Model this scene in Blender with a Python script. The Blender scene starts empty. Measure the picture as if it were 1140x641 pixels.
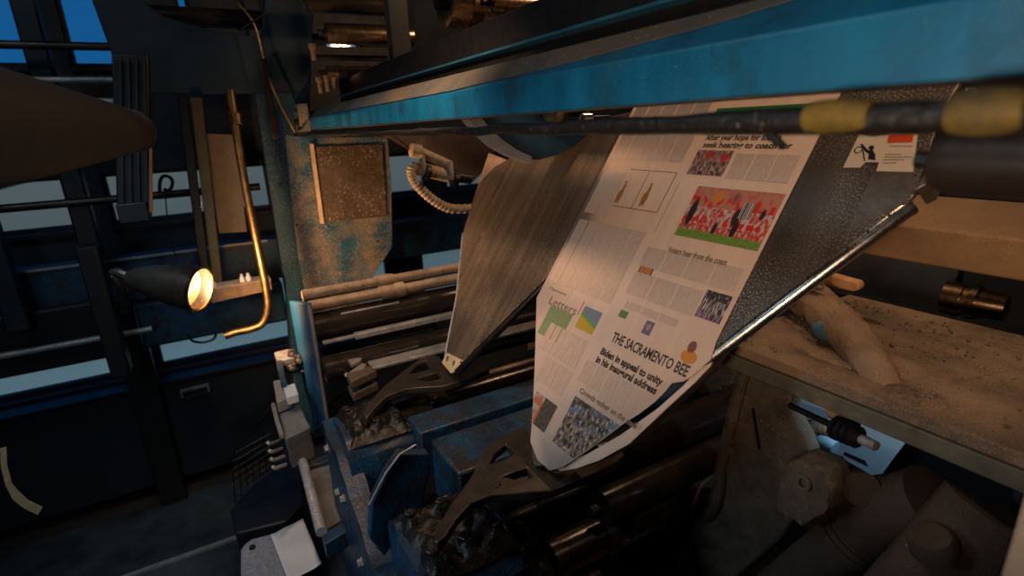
import bpy, bmesh, math, random
from mathutils import Vector, Matrix
from mathutils import noise as mnoise
random.seed(7)
sc = bpy.context.scene
C = sc.collection
V = Vector
PI = math.pi
# ------------------------------------------------------------------ camera model
W, H = 1140, 641
FPX = 602.2
yaw, pit, rol = (math.radians(a) for a in (61.18, 16.86, -2.65))
F = V((math.cos(yaw) * math.cos(pit), math.sin(yaw) * math.cos(pit), -math.sin(pit)))
R0 = V((math.sin(yaw), -math.cos(yaw), 0)); U0 = R0.cross(F)
Rt = R0 * math.cos(rol) + U0 * math.sin(rol)
Up = -R0 * math.sin(rol) + U0 * math.cos(rol)
EYE = 2.45            # height of the eye over the walkway floor; coordinates below are relative to the eye

def ray(x, y): return F + Rt * ((x - 570) / FPX) - Up * ((y - 320.5) / FPX)
def onp(x, y, n, d):
    v = ray(x, y); return v * (d / n.dot(v))
def aX(x, y, d): return onp(x, y, V((1, 0, 0)), d)
def aY(x, y, d): return onp(x, y, V((0, 1, 0)), d)
def aZ(x, y, d): return onp(x, y, V((0, 0, 1)), d)

# ------------------------------------------------------------------ materials
def rgb(c): return (c[0], c[1], c[2], 1.0)
MATS = {}
def mat(name, base, rough=.5, metal=0.0, dust=0.0, dcol=(.30, .22, .15), top=0.0, scale=14, speck=0.0,
        scol=(.55, .45, .34), bump=.15, var=.25, streak=None, wear=0.0, wcol=(.05, .035, .025), emit=None, sscale=160, detail_bump=.0):
    """painted or bare metal with noise variation, grime patches, settled dust on upward faces and loose specks"""
    if name in MATS: return MATS[name]
    m = bpy.data.materials.new(name); m.use_nodes = True
    nt = m.node_tree; N = nt.nodes; L = nt.links
    b = N['Principled BSDF']
    tc = N.new('ShaderNodeTexCoord')
    geo = N.new('ShaderNodeNewGeometry')
    def noise(sc_, det=5, vec=None, rgh=.6):
        n = N.new('ShaderNodeTexNoise'); n.inputs['Scale'].default_value = sc_; n.inputs['Detail'].default_value = det
        n.inputs['Roughness'].default_value = rgh
        L.new(vec if vec else tc.outputs['Object'], n.inputs['Vector']); return n.outputs['Fac']
    def ramp(src, a, c):
        r = N.new('ShaderNodeMapRange'); r.inputs['From Min'].default_value = a; r.inputs['From Max'].default_value = c
        L.new(src, r.inputs['Value']); return r.outputs['Result']
    def mul(a, v):
        x = N.new('ShaderNodeMath'); x.operation = 'MULTIPLY'; L.new(a, x.inputs[0])
        if isinstance(v, (int, float)): x.inputs[1].default_value = v
        else: L.new(v, x.inputs[1])
        return x.outputs[0]
    def mix(f, a, c):
        x = N.new('ShaderNodeMix'); x.data_type = 'RGBA'
        if isinstance(f, (int, float)): x.inputs['Factor'].default_value = f
        else: L.new(f, x.inputs['Factor'])
        for s, v in (('A', a), ('B', c)):
            i = [q for q in x.inputs if q.name == s and q.type == 'RGBA'][0]
            if isinstance(v, tuple): i.default_value = v
            else: L.new(v, i)
        return [q for q in x.outputs if q.type == 'RGBA'][0]
    lo = tuple(v * (1 - var) for v in base); hi = tuple(min(1, v * (1 + var)) for v in base)
    if streak:
        mp = N.new('ShaderNodeMapping'); mp.inputs['Scale'].default_value = streak
        L.new(tc.outputs['Object'], mp.inputs['Vector'])
        f0 = noise(scale, 6, mp.outputs['Vector'])
    else: f0 = noise(scale, 6)
    col = mix(ramp(f0, .3, .7), rgb(lo), rgb(hi))
    if wear > 0:
        col = mix(mul(ramp(noise(scale * .7, 8, None, .75), .62 - wear * .35, .72 - wear * .2), .85), col, rgb(wcol))
    dm = None
    if dust > 0:
        dm = mul(ramp(noise(scale * .45, 7, None, .7), .72 - dust * .5, .85 - dust * .35), min(1, .6 + dust * .4))
        col = mix(dm, col, rgb(dcol))
    if top > 0:
        sx = N.new('ShaderNodeSeparateXYZ'); L.new(geo.outputs['Normal'], sx.inputs[0])
        up = ramp(sx.outputs['Z'], .15, .75)
        tm = mul(mul(up, ramp(noise(scale * .8, 8, None, .75), .25, .6)), top)
        dfine = mix(noise(sscale * 1.3, 3), rgb(tuple(v * .6 for v in dcol)), rgb(tuple(min(1, v * 1.35) for v in dcol)))
        col = mix(tm, col, dfine)
    if speck > 0:
        sp = ramp(noise(sscale, 2), .72 - speck * .2, .76 - speck * .2)
        pm = ramp(noise(scale * .4, 4), .35, .6)
        col = mix(mul(sp, pm), col, rgb(scol))
    L.new(col, b.inputs['Base Color'])
    b.inputs['Metallic'].default_value = metal
    if metal > 0 and (dust > 0 or top > 0):
        inv = N.new('ShaderNodeMath'); inv.operation = 'SUBTRACT'; inv.inputs[0].default_value = 1
        L.new(tm if top > 0 else dm, inv.inputs[1])
        L.new(mul(inv.outputs[0], metal), b.inputs['Metallic'])
    rr = N.new('ShaderNodeMapRange'); rr.inputs['To Min'].default_value = max(.03, rough - .12); rr.inputs['To Max'].default_value = min(1, rough + .15)
    L.new(noise(scale * 2.2, 5), rr.inputs['Value']); L.new(rr.outputs['Result'], b.inputs['Roughness'])
    if bump > 0:
        bp = N.new('ShaderNodeBump'); bp.inputs['Strength'].default_value = bump; bp.inputs['Distance'].default_value = .004
        L.new(noise(sscale * .6, 4), bp.inputs['Height']); L.new(bp.outputs['Normal'], b.inputs['Normal'])
    if emit:
        b.inputs['Emission Color'].default_value = rgb(emit[0]); b.inputs['Emission Strength'].default_value = emit[1]
    MATS[name] = m
    return m

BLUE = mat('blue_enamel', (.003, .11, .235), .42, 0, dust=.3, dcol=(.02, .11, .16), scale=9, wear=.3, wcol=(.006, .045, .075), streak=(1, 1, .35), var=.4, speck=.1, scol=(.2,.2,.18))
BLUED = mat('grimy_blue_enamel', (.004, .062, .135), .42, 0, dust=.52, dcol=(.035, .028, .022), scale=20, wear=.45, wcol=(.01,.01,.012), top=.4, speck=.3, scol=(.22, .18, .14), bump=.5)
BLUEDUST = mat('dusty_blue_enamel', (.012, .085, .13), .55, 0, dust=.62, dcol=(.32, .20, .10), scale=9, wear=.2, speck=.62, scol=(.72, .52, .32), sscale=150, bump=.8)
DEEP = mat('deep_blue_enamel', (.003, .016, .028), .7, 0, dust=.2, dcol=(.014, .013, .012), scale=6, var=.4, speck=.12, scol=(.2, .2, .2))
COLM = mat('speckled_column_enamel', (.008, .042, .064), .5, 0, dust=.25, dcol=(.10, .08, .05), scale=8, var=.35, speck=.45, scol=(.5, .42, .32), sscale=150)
NAVY = mat('navy_sheet_metal', (.010, .017, .025), .55, 0, var=.3, scale=4)
BLACK = mat('black_grease', (.008, .007, .006), .42, 0, dust=.3, dcol=(.05, .038, .028), scale=26, bump=.7, speck=.25, scol=(.25, .2, .16))
BLACKP = mat('black_paint', (.006, .006, .007), .5, 0, bump=.1)
DARKST = mat('dark_rolled_steel', (.055, .045, .036), .34, .85, var=.4, scale=12, dust=.2, dcol=(.03, .022, .016))
RUBBER = mat('dark_roller_rubber', (.020, .015, .011), .20, 0, var=.4, scale=10, dust=.2, dcol=(.06, .042, .028), bump=.1)
BROWNR = mat('brown_rubber_covering', (.015, .0105, .008), .62, 0, var=.3, scale=5, bump=.1)
CHROME = mat('worn_chrome', (.60, .57, .52), .27, 1.0, var=.15, scale=30, bump=.03)
BRONZE = mat('oily_bronze_steel', (.50, .34, .20), .24, 1.0, var=.35, scale=8, streak=(.3, 3, 3), bump=.05)
BRASS = mat('old_brass_pipe', (.26, .16, .07), .42, 1.0, var=.4, scale=22, bump=.1)
SILVER = mat('dusty_aluminium', (.42, .41, .39), .48, .55, var=.3, scale=28, speck=.3, scol=(.1, .08, .06), bump=.3, dust=.12, dcol=(.12, .1, .08))
CAST = mat('grey_cast_aluminium', (.10, .085, .07), .38, .7, var=.3, scale=18, speck=.25, scol=(.05, .04, .03), bump=.25)
DUSTY = mat('paper_dust_on_steel', (.20, .13, .08), .9, 0, var=.4, scale=20, top=.9, dcol=(.58, .40, .25), speck=.4, scol=(.62, .47, .33), sscale=220, bump=1.0)
DUSTYD = mat('brown_dusty_casting', (.11, .083, .058), .85, 0, var=.45, scale=10, dust=.4, dcol=(.10, .075, .05), top=.5, wear=.35, wcol=(.03, .03, .026), speck=.3, scol=(.30, .22, .15), bump=.8)
TABLE = mat('dust_covered_plate', (.17, .12, .085), .9, 0, var=.5, scale=8, dust=.55, dcol=(.36, .25, .165), wear=.25, wcol=(.06, .045, .035), speck=.65, scol=(.45, .33, .22), sscale=330, bump=.9)
TAN = mat('tan_dusty_beam_paint', (.42, .26, .13), .8, 0, var=.3, scale=6, dust=.3, dcol=(.30, .19, .11), top=.8, speck=.4, scol=(.2, .14, .09), bump=.5)
BEIGE = mat('beige_panel', (.26, .20, .15), .7, 0, var=.2)
PIPED = mat('dusty_brown_pipe', (.06, .038, .026), .85, 0, var=.4, scale=12, dust=.4, dcol=(.09, .058, .038), speck=.35, scol=(.2, .14, .09), bump=.7, sscale=380)
YELLOW = mat('scuffed_yellow_paint', (.16, .11, .008), .7, 0, dust=.65, dcol=(.03, .025, .015), scale=30, bump=.3)
FLOOR = mat('dark_floor_plate', (.060, .070, .075), .42, .3, var=.55, scale=3.5, dust=.35, dcol=(.022, .026, .03), bump=.15)
GREY = mat('grey_carpet_plate', (.22, .23, .26), .85, 0, var=.3, scale=60, bump=.8, speck=.4, scol=(.4, .42, .46))
WALL = mat('dark_wall_paint', (.035, .045, .055), .8, 0, var=.2, bump=.05)
PAPERW = mat('white_paper', (.62, .63, .64), .9, 0, var=.05, bump=.03)
STRAP = mat('tan_webbing', (.50, .33, .17), .9, 0, var=.2, scale=40)
HOSE = mat('dusty_hose', (.50, .36, .22), .7, 0, var=.3, scale=30, bump=.5)
PALE = mat('pale_blue_sheet', (.30, .42, .50), .5, 0, var=.12, scale=6, bump=.05)
PLATE = mat('speckled_former_plate', (.13, .105, .085), .38, .6, var=.35, scale=9, streak=(1.5, .12, 1), speck=.8, scol=(.72, .56, .42), sscale=300, bump=.15, dust=.2, dcol=(.16, .11, .07))
PLATE1 = mat('scratched_former_plate', (.26, .20, .145), .36, .7, var=.5, scale=10, streak=(2.2, .10, 1), speck=.75, scol=(.75, .56, .36), sscale=260, bump=.2, dust=.3, dcol=(.26, .17, .10))
RUST = mat('rusty_square_plate', (.10, .062, .035), .6, .2, var=.4, scale=12, speck=.6, scol=(.60, .44, .28), sscale=90, bump=.5, dust=.35, dcol=(.20, .13, .075))
LAMPIN = mat('lit_lamp_reflector', (.9, .6, .3), .4, 0, emit=((1.0, .40, .14), .6))
LAMPB = mat('lamp_glass', (1, .8, .5), .4, 0, emit=((1.0, .60, .32), 2.0))
LAMPH = mat('dark_lamp_shell', (.05, .042, .036), .4, .5, speck=.2, bump=.2)
PEN = mat('window_frame_paint', (.018, .02, .022), .6)

def flat(name, col, rough=.85, spec=.2):
    if name in MATS: return MATS[name]
    m = bpy.data.materials.new(name); m.use_nodes = True; b = m.node_tree.nodes['Principled BSDF']
    b.inputs['Base Color'].default_value = rgb(col); b.inputs['Roughness'].default_value = rough
    b.inputs['Specular IOR Level'].default_value = spec
    MATS[name] = m; return m

def vcol_mat():
    m = bpy.data.materials.new('printed_picture_inks'); m.use_nodes = True; nt = m.node_tree
    a = nt.nodes.new('ShaderNodeVertexColor'); a.layer_name = 'ink'
    b = nt.nodes['Principled BSDF']; b.inputs['Roughness'].default_value = .8; b.inputs['Specular IOR Level'].default_value = .2
    nt.links.new(a.outputs['Color'], b.inputs['Base Color']); return m
INK = vcol_mat()

NEWS = (.66, .50, .40)
def newsprint():
    m = bpy.data.materials.new('newsprint'); m.use_nodes = True; nt = m.node_tree; N = nt.nodes; L = nt.links
    b = N['Principled BSDF']; b.inputs['Roughness'].default_value = .9; b.inputs['Specular IOR Level'].default_value = .15
    tc = N.new('ShaderNodeTexCoord'); mp = N.new('ShaderNodeMapping'); mp.inputs['Scale'].default_value = (1, .12, 1)
    L.new(tc.outputs['Object'], mp.inputs[0])
    n = N.new('ShaderNodeTexNoise'); n.inputs['Scale'].default_value = 40; L.new(mp.outputs[0], n.inputs['Vector'])
    r = N.new('ShaderNodeValToRGB'); r.color_ramp.elements[0].position = .3; r.color_ramp.elements[1].position = .7
    r.color_ramp.elements[0].color = rgb(tuple(v * .94 for v in NEWS)); r.color_ramp.elements[1].color = rgb(tuple(v * 1.04 for v in NEWS))
    L.new(n.outputs['Fac'], r.inputs[0]); L.new(r.outputs[0], b.inputs['Base Color'])
    return m
NEWSM = newsprint()
def textrows():
    """fine rows of body copy printed on newsprint"""
    m = bpy.data.materials.new('body_copy'); m.use_nodes = True; nt = m.node_tree; N = nt.nodes; L = nt.links
    b = N['Principled BSDF']; b.inputs['Roughness'].default_value = .9; b.inputs['Specular IOR Level'].default_value = .15
    tc = N.new('ShaderNodeTexCoord')
    w = N.new('ShaderNodeTexWave'); w.bands_direction = 'Y'; w.inputs['Scale'].default_value = 100; L.new(tc.outputs['Object'], w.inputs['Vector'])
    mp = N.new('ShaderNodeMapping'); mp.inputs['Scale'].default_value = (1, .16, 1); L.new(tc.outputs['Object'], mp.inputs[0])
    n = N.new('ShaderNodeTexNoise'); n.inputs['Scale'].default_value = 330; n.inputs['Detail'].default_value = 2; L.new(mp.outputs[0], n.inputs['Vector'])
    a = N.new('ShaderNodeMath'); a.operation = 'MULTIPLY_ADD'; L.new(w.outputs['Fac'], a.inputs[0]); a.inputs[1].default_value = .22; L.new(n.outputs['Fac'], a.inputs[2])
    r = N.new('ShaderNodeValToRGB'); r.color_ramp.elements[0].position = .45; r.color_ramp.elements[1].position = .9
    r.color_ramp.elements[0].color = rgb(tuple(v * .92 for v in NEWS)); r.color_ramp.elements[1].color = rgb((.50, .36, .27))
    L.new(a.outputs[0], r.inputs[0]); L.new(r.outputs[0], b.inputs['Base Color'])
    return m
COPY = textrows()

# ------------------------------------------------------------------ mesh helpers
class MB:
    def __init__(s): s.bm = bmesh.new()
    def box(s, a, b, M=None):
        x0, x1 = sorted((a[0], b[0])); y0, y1 = sorted((a[1], b[1])); z0, z1 = sorted((a[2], b[2]))
        vs = [s.bm.verts.new((M @ V(p)) if M else p) for p in ((x0,y0,z0),(x1,y0,z0),(x1,y1,z0),(x0,y1,z0),(x0,y0,z1),(x1,y0,z1),(x1,y1,z1),(x0,y1,z1))]
        for f in ((3,2,1,0),(4,5,6,7),(0,1,5,4),(1,2,6,5),(2,3,7,6),(3,0,4,7)): s.bm.faces.new([vs[i] for i in f])
        return s
    def lathe(s, p0, ax, prof, seg=32, cap=True):
        """prof: (distance along axis, radius)"""
        ax = V(ax).normalized(); q = ax.to_track_quat('Z', 'Y'); p0 = V(p0); rings = []
        for t, r in prof:
            rings.append([s.bm.verts.new(p0 + q @ V((r * math.cos(2*PI*i/seg), r * math.sin(2*PI*i/seg), t))) for i in range(seg)])
        for a, b in zip(rings, rings[1:]):
            for i in range(seg): s.bm.faces.new((a[i], a[(i+1) % seg], b[(i+1) % seg], b[i]))
        if cap:
            s.bm.faces.new(list(reversed(rings[0]))); s.bm.faces.new(rings[-1])
        return s
    def cyl(s, p0, p1, r, seg=28, r2=None):
        p0 = V(p0); p1 = V(p1); d = p1 - p0
        return s.lathe(p0, d, [(0, r), (d.length, r if r2 is None else r2)], seg)
    def tube(s, pts, r, seg=10, closed=False, sub=0):
        pts = [V(p) for p in pts]
        if sub:
            out = []; n = len(pts)
            for i in range(n - 1):
                a = pts[max(i-1, 0)]; b = pts[i]; c = pts[i+1]; d = pts[min(i+2, n-1)]
                for k in range(sub):
                    t = k / sub
                    out.append(.5 * ((2*b) + (c-a)*t + (2*a-5*b+4*c-d)*t*t + (3*b-a-3*c+d)*t*t*t))
            pts = out + [pts[-1]]
        n = len(pts); rings = []; prev = None
        for i, p in enumerate(pts):
            t = (pts[min(i+1, n-1)] - pts[max(i-1, 0)]).normalized()
            if prev is None: u = t.orthogonal().normalized()
            else: u = (prev - t * prev.dot(t)).normalized()
            prev = u; w = t.cross(u)
            rad = r(i/(n-1)) if callable(r) else r
            rings.append([s.bm.verts.new(p + (u*math.cos(2*PI*k/seg) + w*math.sin(2*PI*k/seg)) * rad) for k in range(seg)])
        for a, b in zip(rings, rings[1:]):
            for i in range(seg): s.bm.faces.new((a[i], a[(i+1) % seg], b[(i+1) % seg], b[i]))
        s.bm.faces.new(list(reversed(rings[0]))); s.bm.faces.new(rings[-1])
        return s
    def prism(s, pts, vec, holes=()):
        """closed outline (3-D, roughly planar) extruded by vec"""
        vec = V(vec); pts = [V(p) for p in pts]
        loops = [pts] + [[V(p) for p in h] for h in holes]
        tmp = bmesh.new(); edges = []
        for lp in loops:
            vs = [tmp.verts.new(p) for p in lp]
            edges += [tmp.edges.new((vs[i], vs[(i+1) % len(vs)])) for i in range(len(vs))]
        if holes: bmesh.ops.triangle_fill(tmp, use_beauty=True, edges=edges)
        else: tmp.faces.new(tmp.verts)
        tmp.verts.index_update()
        base = [v.co.copy() for v in tmp.verts]; fs = [[v.index for v in f.verts] for f in tmp.faces]; tmp.free()
        A = [s.bm.verts.new(p) for p in base]; B = [s.bm.verts.new(p + vec) for p in base]
        for f in fs:
            s.bm.faces.new([A[i] for i in f]); s.bm.faces.new([B[i] for i in reversed(f)])
        k = 0
        for lp in loops:
            m = len(lp)
            for i in range(m): s.bm.faces.new((A[k+i], B[k+i], B[k+(i+1) % m], A[k+(i+1) % m]))
            k += m
        return s
    def quad(s, *p):
        s.bm.faces.new([s.bm.verts.new(V(q)) for q in p]); return s
    def ball(s, p, r, sq=(1, 1, 1), seg=14):
        m = Matrix.Translation(V(p)) @ Matrix.Diagonal((r*sq[0], r*sq[1], r*sq[2], 1))
        bmesh.ops.create_uvsphere(s.bm, u_segments=seg, v_segments=max(6, seg//2), radius=1, matrix=m); return s
    def rough(s, amp, cell, keep=lambda p: True, cuts=0):
        """push vertices about for clotted grime"""
        if cuts: bmesh.ops.subdivide_edges(s.bm, edges=s.bm.edges[:], cuts=cuts, use_grid_fill=True)
        from mathutils import noise
        for v in s.bm.verts:
            if keep(v.co): v.co += noise.noise_vector(v.co / cell) * amp
        return s
    def build(s, name, m, parent=None, bevel=0, smooth=True, local=False):
        bmesh.ops.recalc_face_normals(s.bm, faces=s.bm.faces[:])
        me = bpy.data.meshes.new(name)
        if parent is not None and not local:
            off = ROOTLOC.get(parent.name, V((0, 0, 0)))
            inv = ROOTMAT.get(parent.name)
            for v in s.bm.verts: v.co = (inv @ v.co) if inv else v.co - off
        s.bm.to_mesh(me); s.bm.free()
        o = bpy.data.objects.new(name, me); C.objects.link(o); me.materials.append(m)
        if smooth:
            for p in me.polygons: p.use_smooth = True
            me.set_sharp_from_angle(angle=math.radians(35))
        if bevel:
            md = o.modifiers.new('bevel', 'BEVEL'); md.width = bevel; md.segments = 2; md.limit_method = 'ANGLE'; md.angle_limit = math.radians(40)
        if parent is not None:
            o.parent = parent
            if parent.name in ROOTLOC: ROOTLOC[o.name] = ROOTLOC[parent.name]
            if parent.name in ROOTMAT: ROOTMAT[o.name] = ROOTMAT[parent.name]
        return o
ROOTLOC = {}; ROOTMAT = {}
def T(name, label, cat, loc=(0, 0, 0), group=None, mw=None, kind=None):
    o = bpy.data.objects.new(name, None); C.objects.link(o); o.empty_display_size = .05
    if mw is not None: o.matrix_world = mw; ROOTMAT[o.name] = mw.inverted()
    else: o.location = loc; ROOTLOC[o.name] = V(loc)
    o['label'] = label; o['category'] = cat
    if group: o['group'] = group
    if kind: o['kind'] = kind
    return o
def tag(o, label, cat, group=None, kind=None):
    """one-mesh thing: moves its origin to the middle of its base"""
    if o.parent is None and o.type == 'MESH' and kind != 'structure':
        co = [v.co for v in o.data.vertices]
        c = V((sum(p.x for p in co)/len(co), sum(p.y for p in co)/len(co), min(p.z for p in co)))
        o.data.transform(Matrix.Translation(-c)); o.location = c
    o['label'] = label; o['category'] = cat
    if group: o['group'] = group
    if kind: o['kind'] = kind
    return o
def struct(o): o['kind'] = 'structure'; return o
def hexbolt(name, p, ax, r, m, parent):
    b = MB(); b.lathe(p, ax, [(0, r*1.3), (r*.3, r*1.3), (r*.3, r), (r*1.1, r), (r*1.25, r*.8)], 6); return b.build(name, m, parent, smooth=False)

# =================================================================== THE ROOM
FZ = -EYE; WY = 4.30
def winhole_wall():
    """back wall at Y=WY as bands and piers around three rows of windows"""
    b = MB(); x0, x1 = -4.0, 5.0; t = .16
    rows = [(-1.55, -.92), (-.515, -.185), (.44, 1.35)]
    zs = [FZ] + [z for r in rows for z in r] + [2.2]
    for i in range(0, len(zs), 2): b.box((x0, WY, zs[i]), (x1, WY + t, zs[i+1]))
    for r in rows:
        xs = PX[r]
        for a, c in xs: b.box((a, WY, r[0]), (c, WY + t, r[1]))
    return b
PX = {(-1.55, -.92): [(-4, -3.0), (-.70, -.50), (.62, .72), (1.22, 1.50), (2.1, 5)],
      (-.515, -.185): [(-4, -3.0), (-1.75, -1.62), (-.69, -.56), (.42, .62), (1.62, 1.78), (2.3, 5)],
      (.44, 1.35): [(-4, -1.05), (-.73, -.56), (-.30, .045), (.13, .40), (.45, .93), (1.2, 5)]}
struct(winhole_wall().build('wall_back', WALL, smooth=False))
struct(MB().box((-4, -1.8, FZ - .1), (5, WY, FZ)).build('floor', FLOOR, smooth=False))
struct(MB().box((-4, -1.8, 2.2), (5, WY + .16, 2.3)).build('ceiling', WALL, smooth=False))
struct(MB().box((-4.1, -1.8, FZ), (-4, WY + .16, 2.2)).build('wall_left', WALL, smooth=False))
struct(MB().box((5, -1.8, FZ), (5.1, WY + .16, 2.2)).build('wall_right', WALL, smooth=False))
struct(MB().box((-4, -1.9, FZ), (5, -1.8, 2.2)).build('wall_front', WALL, smooth=False))
struct(MB().box((-4, WY - .03, FZ), (5, WY, FZ + .10)).build('baseboard_back', NAVY, smooth=False))
# dark strip of floor along the wall and the metal joint strip
struct(MB().box((-4, 4.08, FZ), (.35, WY - .03, FZ + .012)).build('trim_1', mat('brown_floor_strip', (.045, .034, .028), .6), smooth=False))
struct(MB().box((-4, 3.38, FZ), (.35, 3.41, FZ + .012)).build('trim_2', SILVER, smooth=False))
glass = bpy.data.materials.new('window_glass'); glass.use_nodes = True
nt = glass.node_tree; nt.nodes.clear()
o_ = nt.nodes.new('ShaderNodeOutputMaterial'); mx = nt.nodes.new('ShaderNodeMixShader'); tr = nt.nodes.new('ShaderNodeBsdfTransparent'); gl = nt.nodes.new('ShaderNodeBsdfGlossy')
tr.inputs[0].default_value = (.86, .92, .94, 1); gl.inputs['Roughness'].default_value = .05; mx.inputs[0].default_value = .06
nt.links.new(tr.outputs[0], mx.inputs[1]); nt.links.new(gl.outputs[0], mx.inputs[2]); nt.links.new(mx.outputs[0], o_.inputs[0])
k = 0
for r, piers in PX.items():
    for (a0, a1), (b0, b1) in zip(piers, piers[1:]):
        k += 1
        x0, x1 = a1, b0; z0, z1 = r
        w = MB(); f = .025
        w.box((x0, WY + .04, z0), (x0 + f, WY + .09, z1)); w.box((x1 - f, WY + .04, z0), (x1, WY + .09, z1))
        w.box((x0, WY + .04, z0), (x1, WY + .09, z0 + f)); w.box((x0, WY + .04, z1 - f), (x1, WY + .09, z1))
        wo = struct(w.build('window_%d' % k, PEN, smooth=False))
        MB().box((x0 + f, WY + .06, z0 + f), (x1 - f, WY + .066, z1 - f)).build('pane', glass, wo, smooth=False)
        s_ = MB().box((x0, WY - .05, z0 - .03), (x1, WY + .02, z0)); s_.build('sill', PEN, wo, bevel=.004)
# low wall cladding panels with a recessed pull, and the post between
t = T('wall_cabinet', 'dark navy steel cabinet under the window, left of the black post', 'cabinet', (-2.0, 4.2, FZ))
MB().box((-3.3, 4.12, FZ + .12), (-.66, 4.27, -1.60)).build('door', NAVY, t, bevel=.006)
MB().box((-3.3, 4.08, -1.60), (-.66, 4.28, -1.57)).build('top', BLACKP, t, bevel=.004)
t = T('wall_cabinet', 'dark navy steel cabinet with a grey pull plate, right of the black post', 'cabinet', (0, 4.2, FZ))
MB().box((-.50, 4.12, FZ + .12), (1.5, 4.27, -1.60)).build('door', NAVY, t, bevel=.006)
MB().box((-.50, 4.08, -1.60), (1.5, 4.28, -1.57)).build('top', BLACKP, t, bevel=.004)
hp = MB(); hp.box((-.40, 4.095, -1.72), (-.22, 4.12, -1.655)); h_ = hp.build('pull_plate', SILVER, t, bevel=.004)
MB().box((-.385, 4.088, -1.712), (-.235, 4.10, -1.675)).build('recess', BLACKP, h_)
tag(MB().box((-.66, 4.02, FZ), (-.50, 4.12, -1.30)).build('steel_post', BLACKP, bevel=.01), 'black square post standing between the two navy cabinets', 'post')

# ------------------------------------------------------------------ far rails and beams by the windows
tag(MB().box((-3.2, 3.86, -.93), (3.2, 4.02, -.655)).build('cross_rail', BLUED, bevel=.01), 'long dark blue box rail running below the middle windows', 'rail')
tag(MB().box((-3.0, 3.74, -1.215), (-.52, 3.80, -.86)).build('cross_rail', BLACKP, bevel=.02), 'black boxy rail across the left windows, below the short black post', 'rail')
tag(MB().box((-3.0, 3.84, -.668), (.3, 3.86, -.655)).build('rail_lit_strip', SILVER), 'thin pale strip painting the lit top of the long blue box rail', 'strip')  # pale strip added to paint the light on the rail's top
tag(MB().box((-.50, 3.80, -1.22), (.34, 3.98, -.935)).build('cross_rail', BLUED, bevel=.02), 'lower deep blue box rail behind the round lamp', 'rail')
for y, z, r, x0, x1, lb in ((3.7, -.30, .022, -3, .30, 'grey handrail tube crossing the middle windows'),
                            (3.6, .465, .020, -1.6, -.27, 'polished guard rail across the upper blue window, topmost of the rails'),
                            (3.5, .30, .014, -1.6, -.30, 'thin guard rail below the upper blue window, middle of the rails'),
                            (3.4, .19, .018, -1.5, -.26, 'thin guard rail just above the brown roller, lowest of the rails'),
                            (3.7, -1.07, .018, -1.3, -.42, 'thin steel tube along the low rail left of the lamp')):
    tag(MB().cyl((x0, y, z), (x1, y, z), r, 16).build('guard_rail', SILVER if r < .02 else DARKST), lb, 'rail', 'guard rails by the windows')
tag(MB().box((-.66, 3.72, -.62), (-.56, 3.82, 1.6)).build('steel_post', BLACKP, bevel=.01), 'tall black post in front of the upper blue windows', 'post')
tag(MB().box((-1.03, 3.60, -.93), (-.93, 3.68, -.16)).build('steel_post', NAVY, bevel=.01), 'navy post at the left edge before the middle windows', 'post')
tag(MB().box((-.62, 3.40, -1.22), (-.53, 3.52, -.50)).build('steel_post', BLACKP, bevel=.008), 'short black post with open top left of the lamp', 'post')
# poster on the far wall
po = MB().box((1.97, WY - .02, -1.20), (2.16, WY - .01, -.98)).build('wall_notice', PAPERW); tag(po, 'white notice with an ochre picture on the far wall', 'poster')
MB().box((2.03, WY - .026, -1.12), (2.15, WY - .02, -1.00)).build('picture', flat('ochre_print', (.35, .26, .10)), po).location = -po.location

# ------------------------------------------------------------------ big side frame of the press
SY = 3.30
def PY(l, d): return [aY(x, y, d) for x, y in l]
t = T('press_side_frame', 'blue speckled press side frame with arched dark arm and broad dusty foot', 'machine frame', (.5, SY, -1.8))
foot = [(347, 152), (432, 152), (436, 210), (437, 275), (420, 300), (404, 322), (398, 345), (346, 352), (334, 300), (322, 200), (318, 150)]
arm = [(95, -20), (150, -20), (165, 6), (182, 18), (235, 33), (292, 42), (296, -20), (350, -20), (344, 150), (432, 152), (436, 210), (437, 275), (420, 300), (404, 322), (398, 345), (346, 352), (352, 480), (330, 480), (320, 335), (285, 103), (170, 104), (168, 165), (160, 180), (150, 120), (124, 60)]
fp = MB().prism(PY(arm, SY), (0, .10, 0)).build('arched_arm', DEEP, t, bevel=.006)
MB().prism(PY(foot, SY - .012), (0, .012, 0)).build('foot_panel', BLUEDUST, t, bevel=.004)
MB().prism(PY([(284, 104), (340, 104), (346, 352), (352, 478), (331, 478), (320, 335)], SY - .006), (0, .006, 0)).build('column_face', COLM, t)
sq = MB().prism(PY([(347, 163), (426, 160), (431, 240), (358, 248)], SY - .03), (0, .03, 0)).build('cover_plate', RUST, t, bevel=.005)
sq['label'] = 'square rusty brown cover plate flecked with dust'
MB().prism(PY([(345, 160), (349, 160), (361, 249), (357, 249)], SY - .045), (0, .02, 0)).build('edge_strip', mat('painted_lit_edge', (.70, .46, .26), .6), sq)  # light on the plate's left edge put into this strip's colour
for x, y in ((306, 60), (312, 205), (420, 268), (330, 250)):
    hexbolt('bolt', aY(x, y, SY), (0, -1, 0), .010, DARKST, t)
MB().tube([aY(264, 3, 3.2), aY(284, 30, 3.2), aY(300, 90, 3.2), aY(330, 150, 3.2)], .006, 8, sub=6).build('edge_cable', BRASS, t)
# thin cables strung above
tag(MB().tube([aY(265, 34, 3.1), aY(300, 12, 3.0), aY(340, -20, 2.9)], .004, 6, sub=5).build('cable', DARKST), 'thin sagging cable above the blue arch', 'cable')
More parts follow.
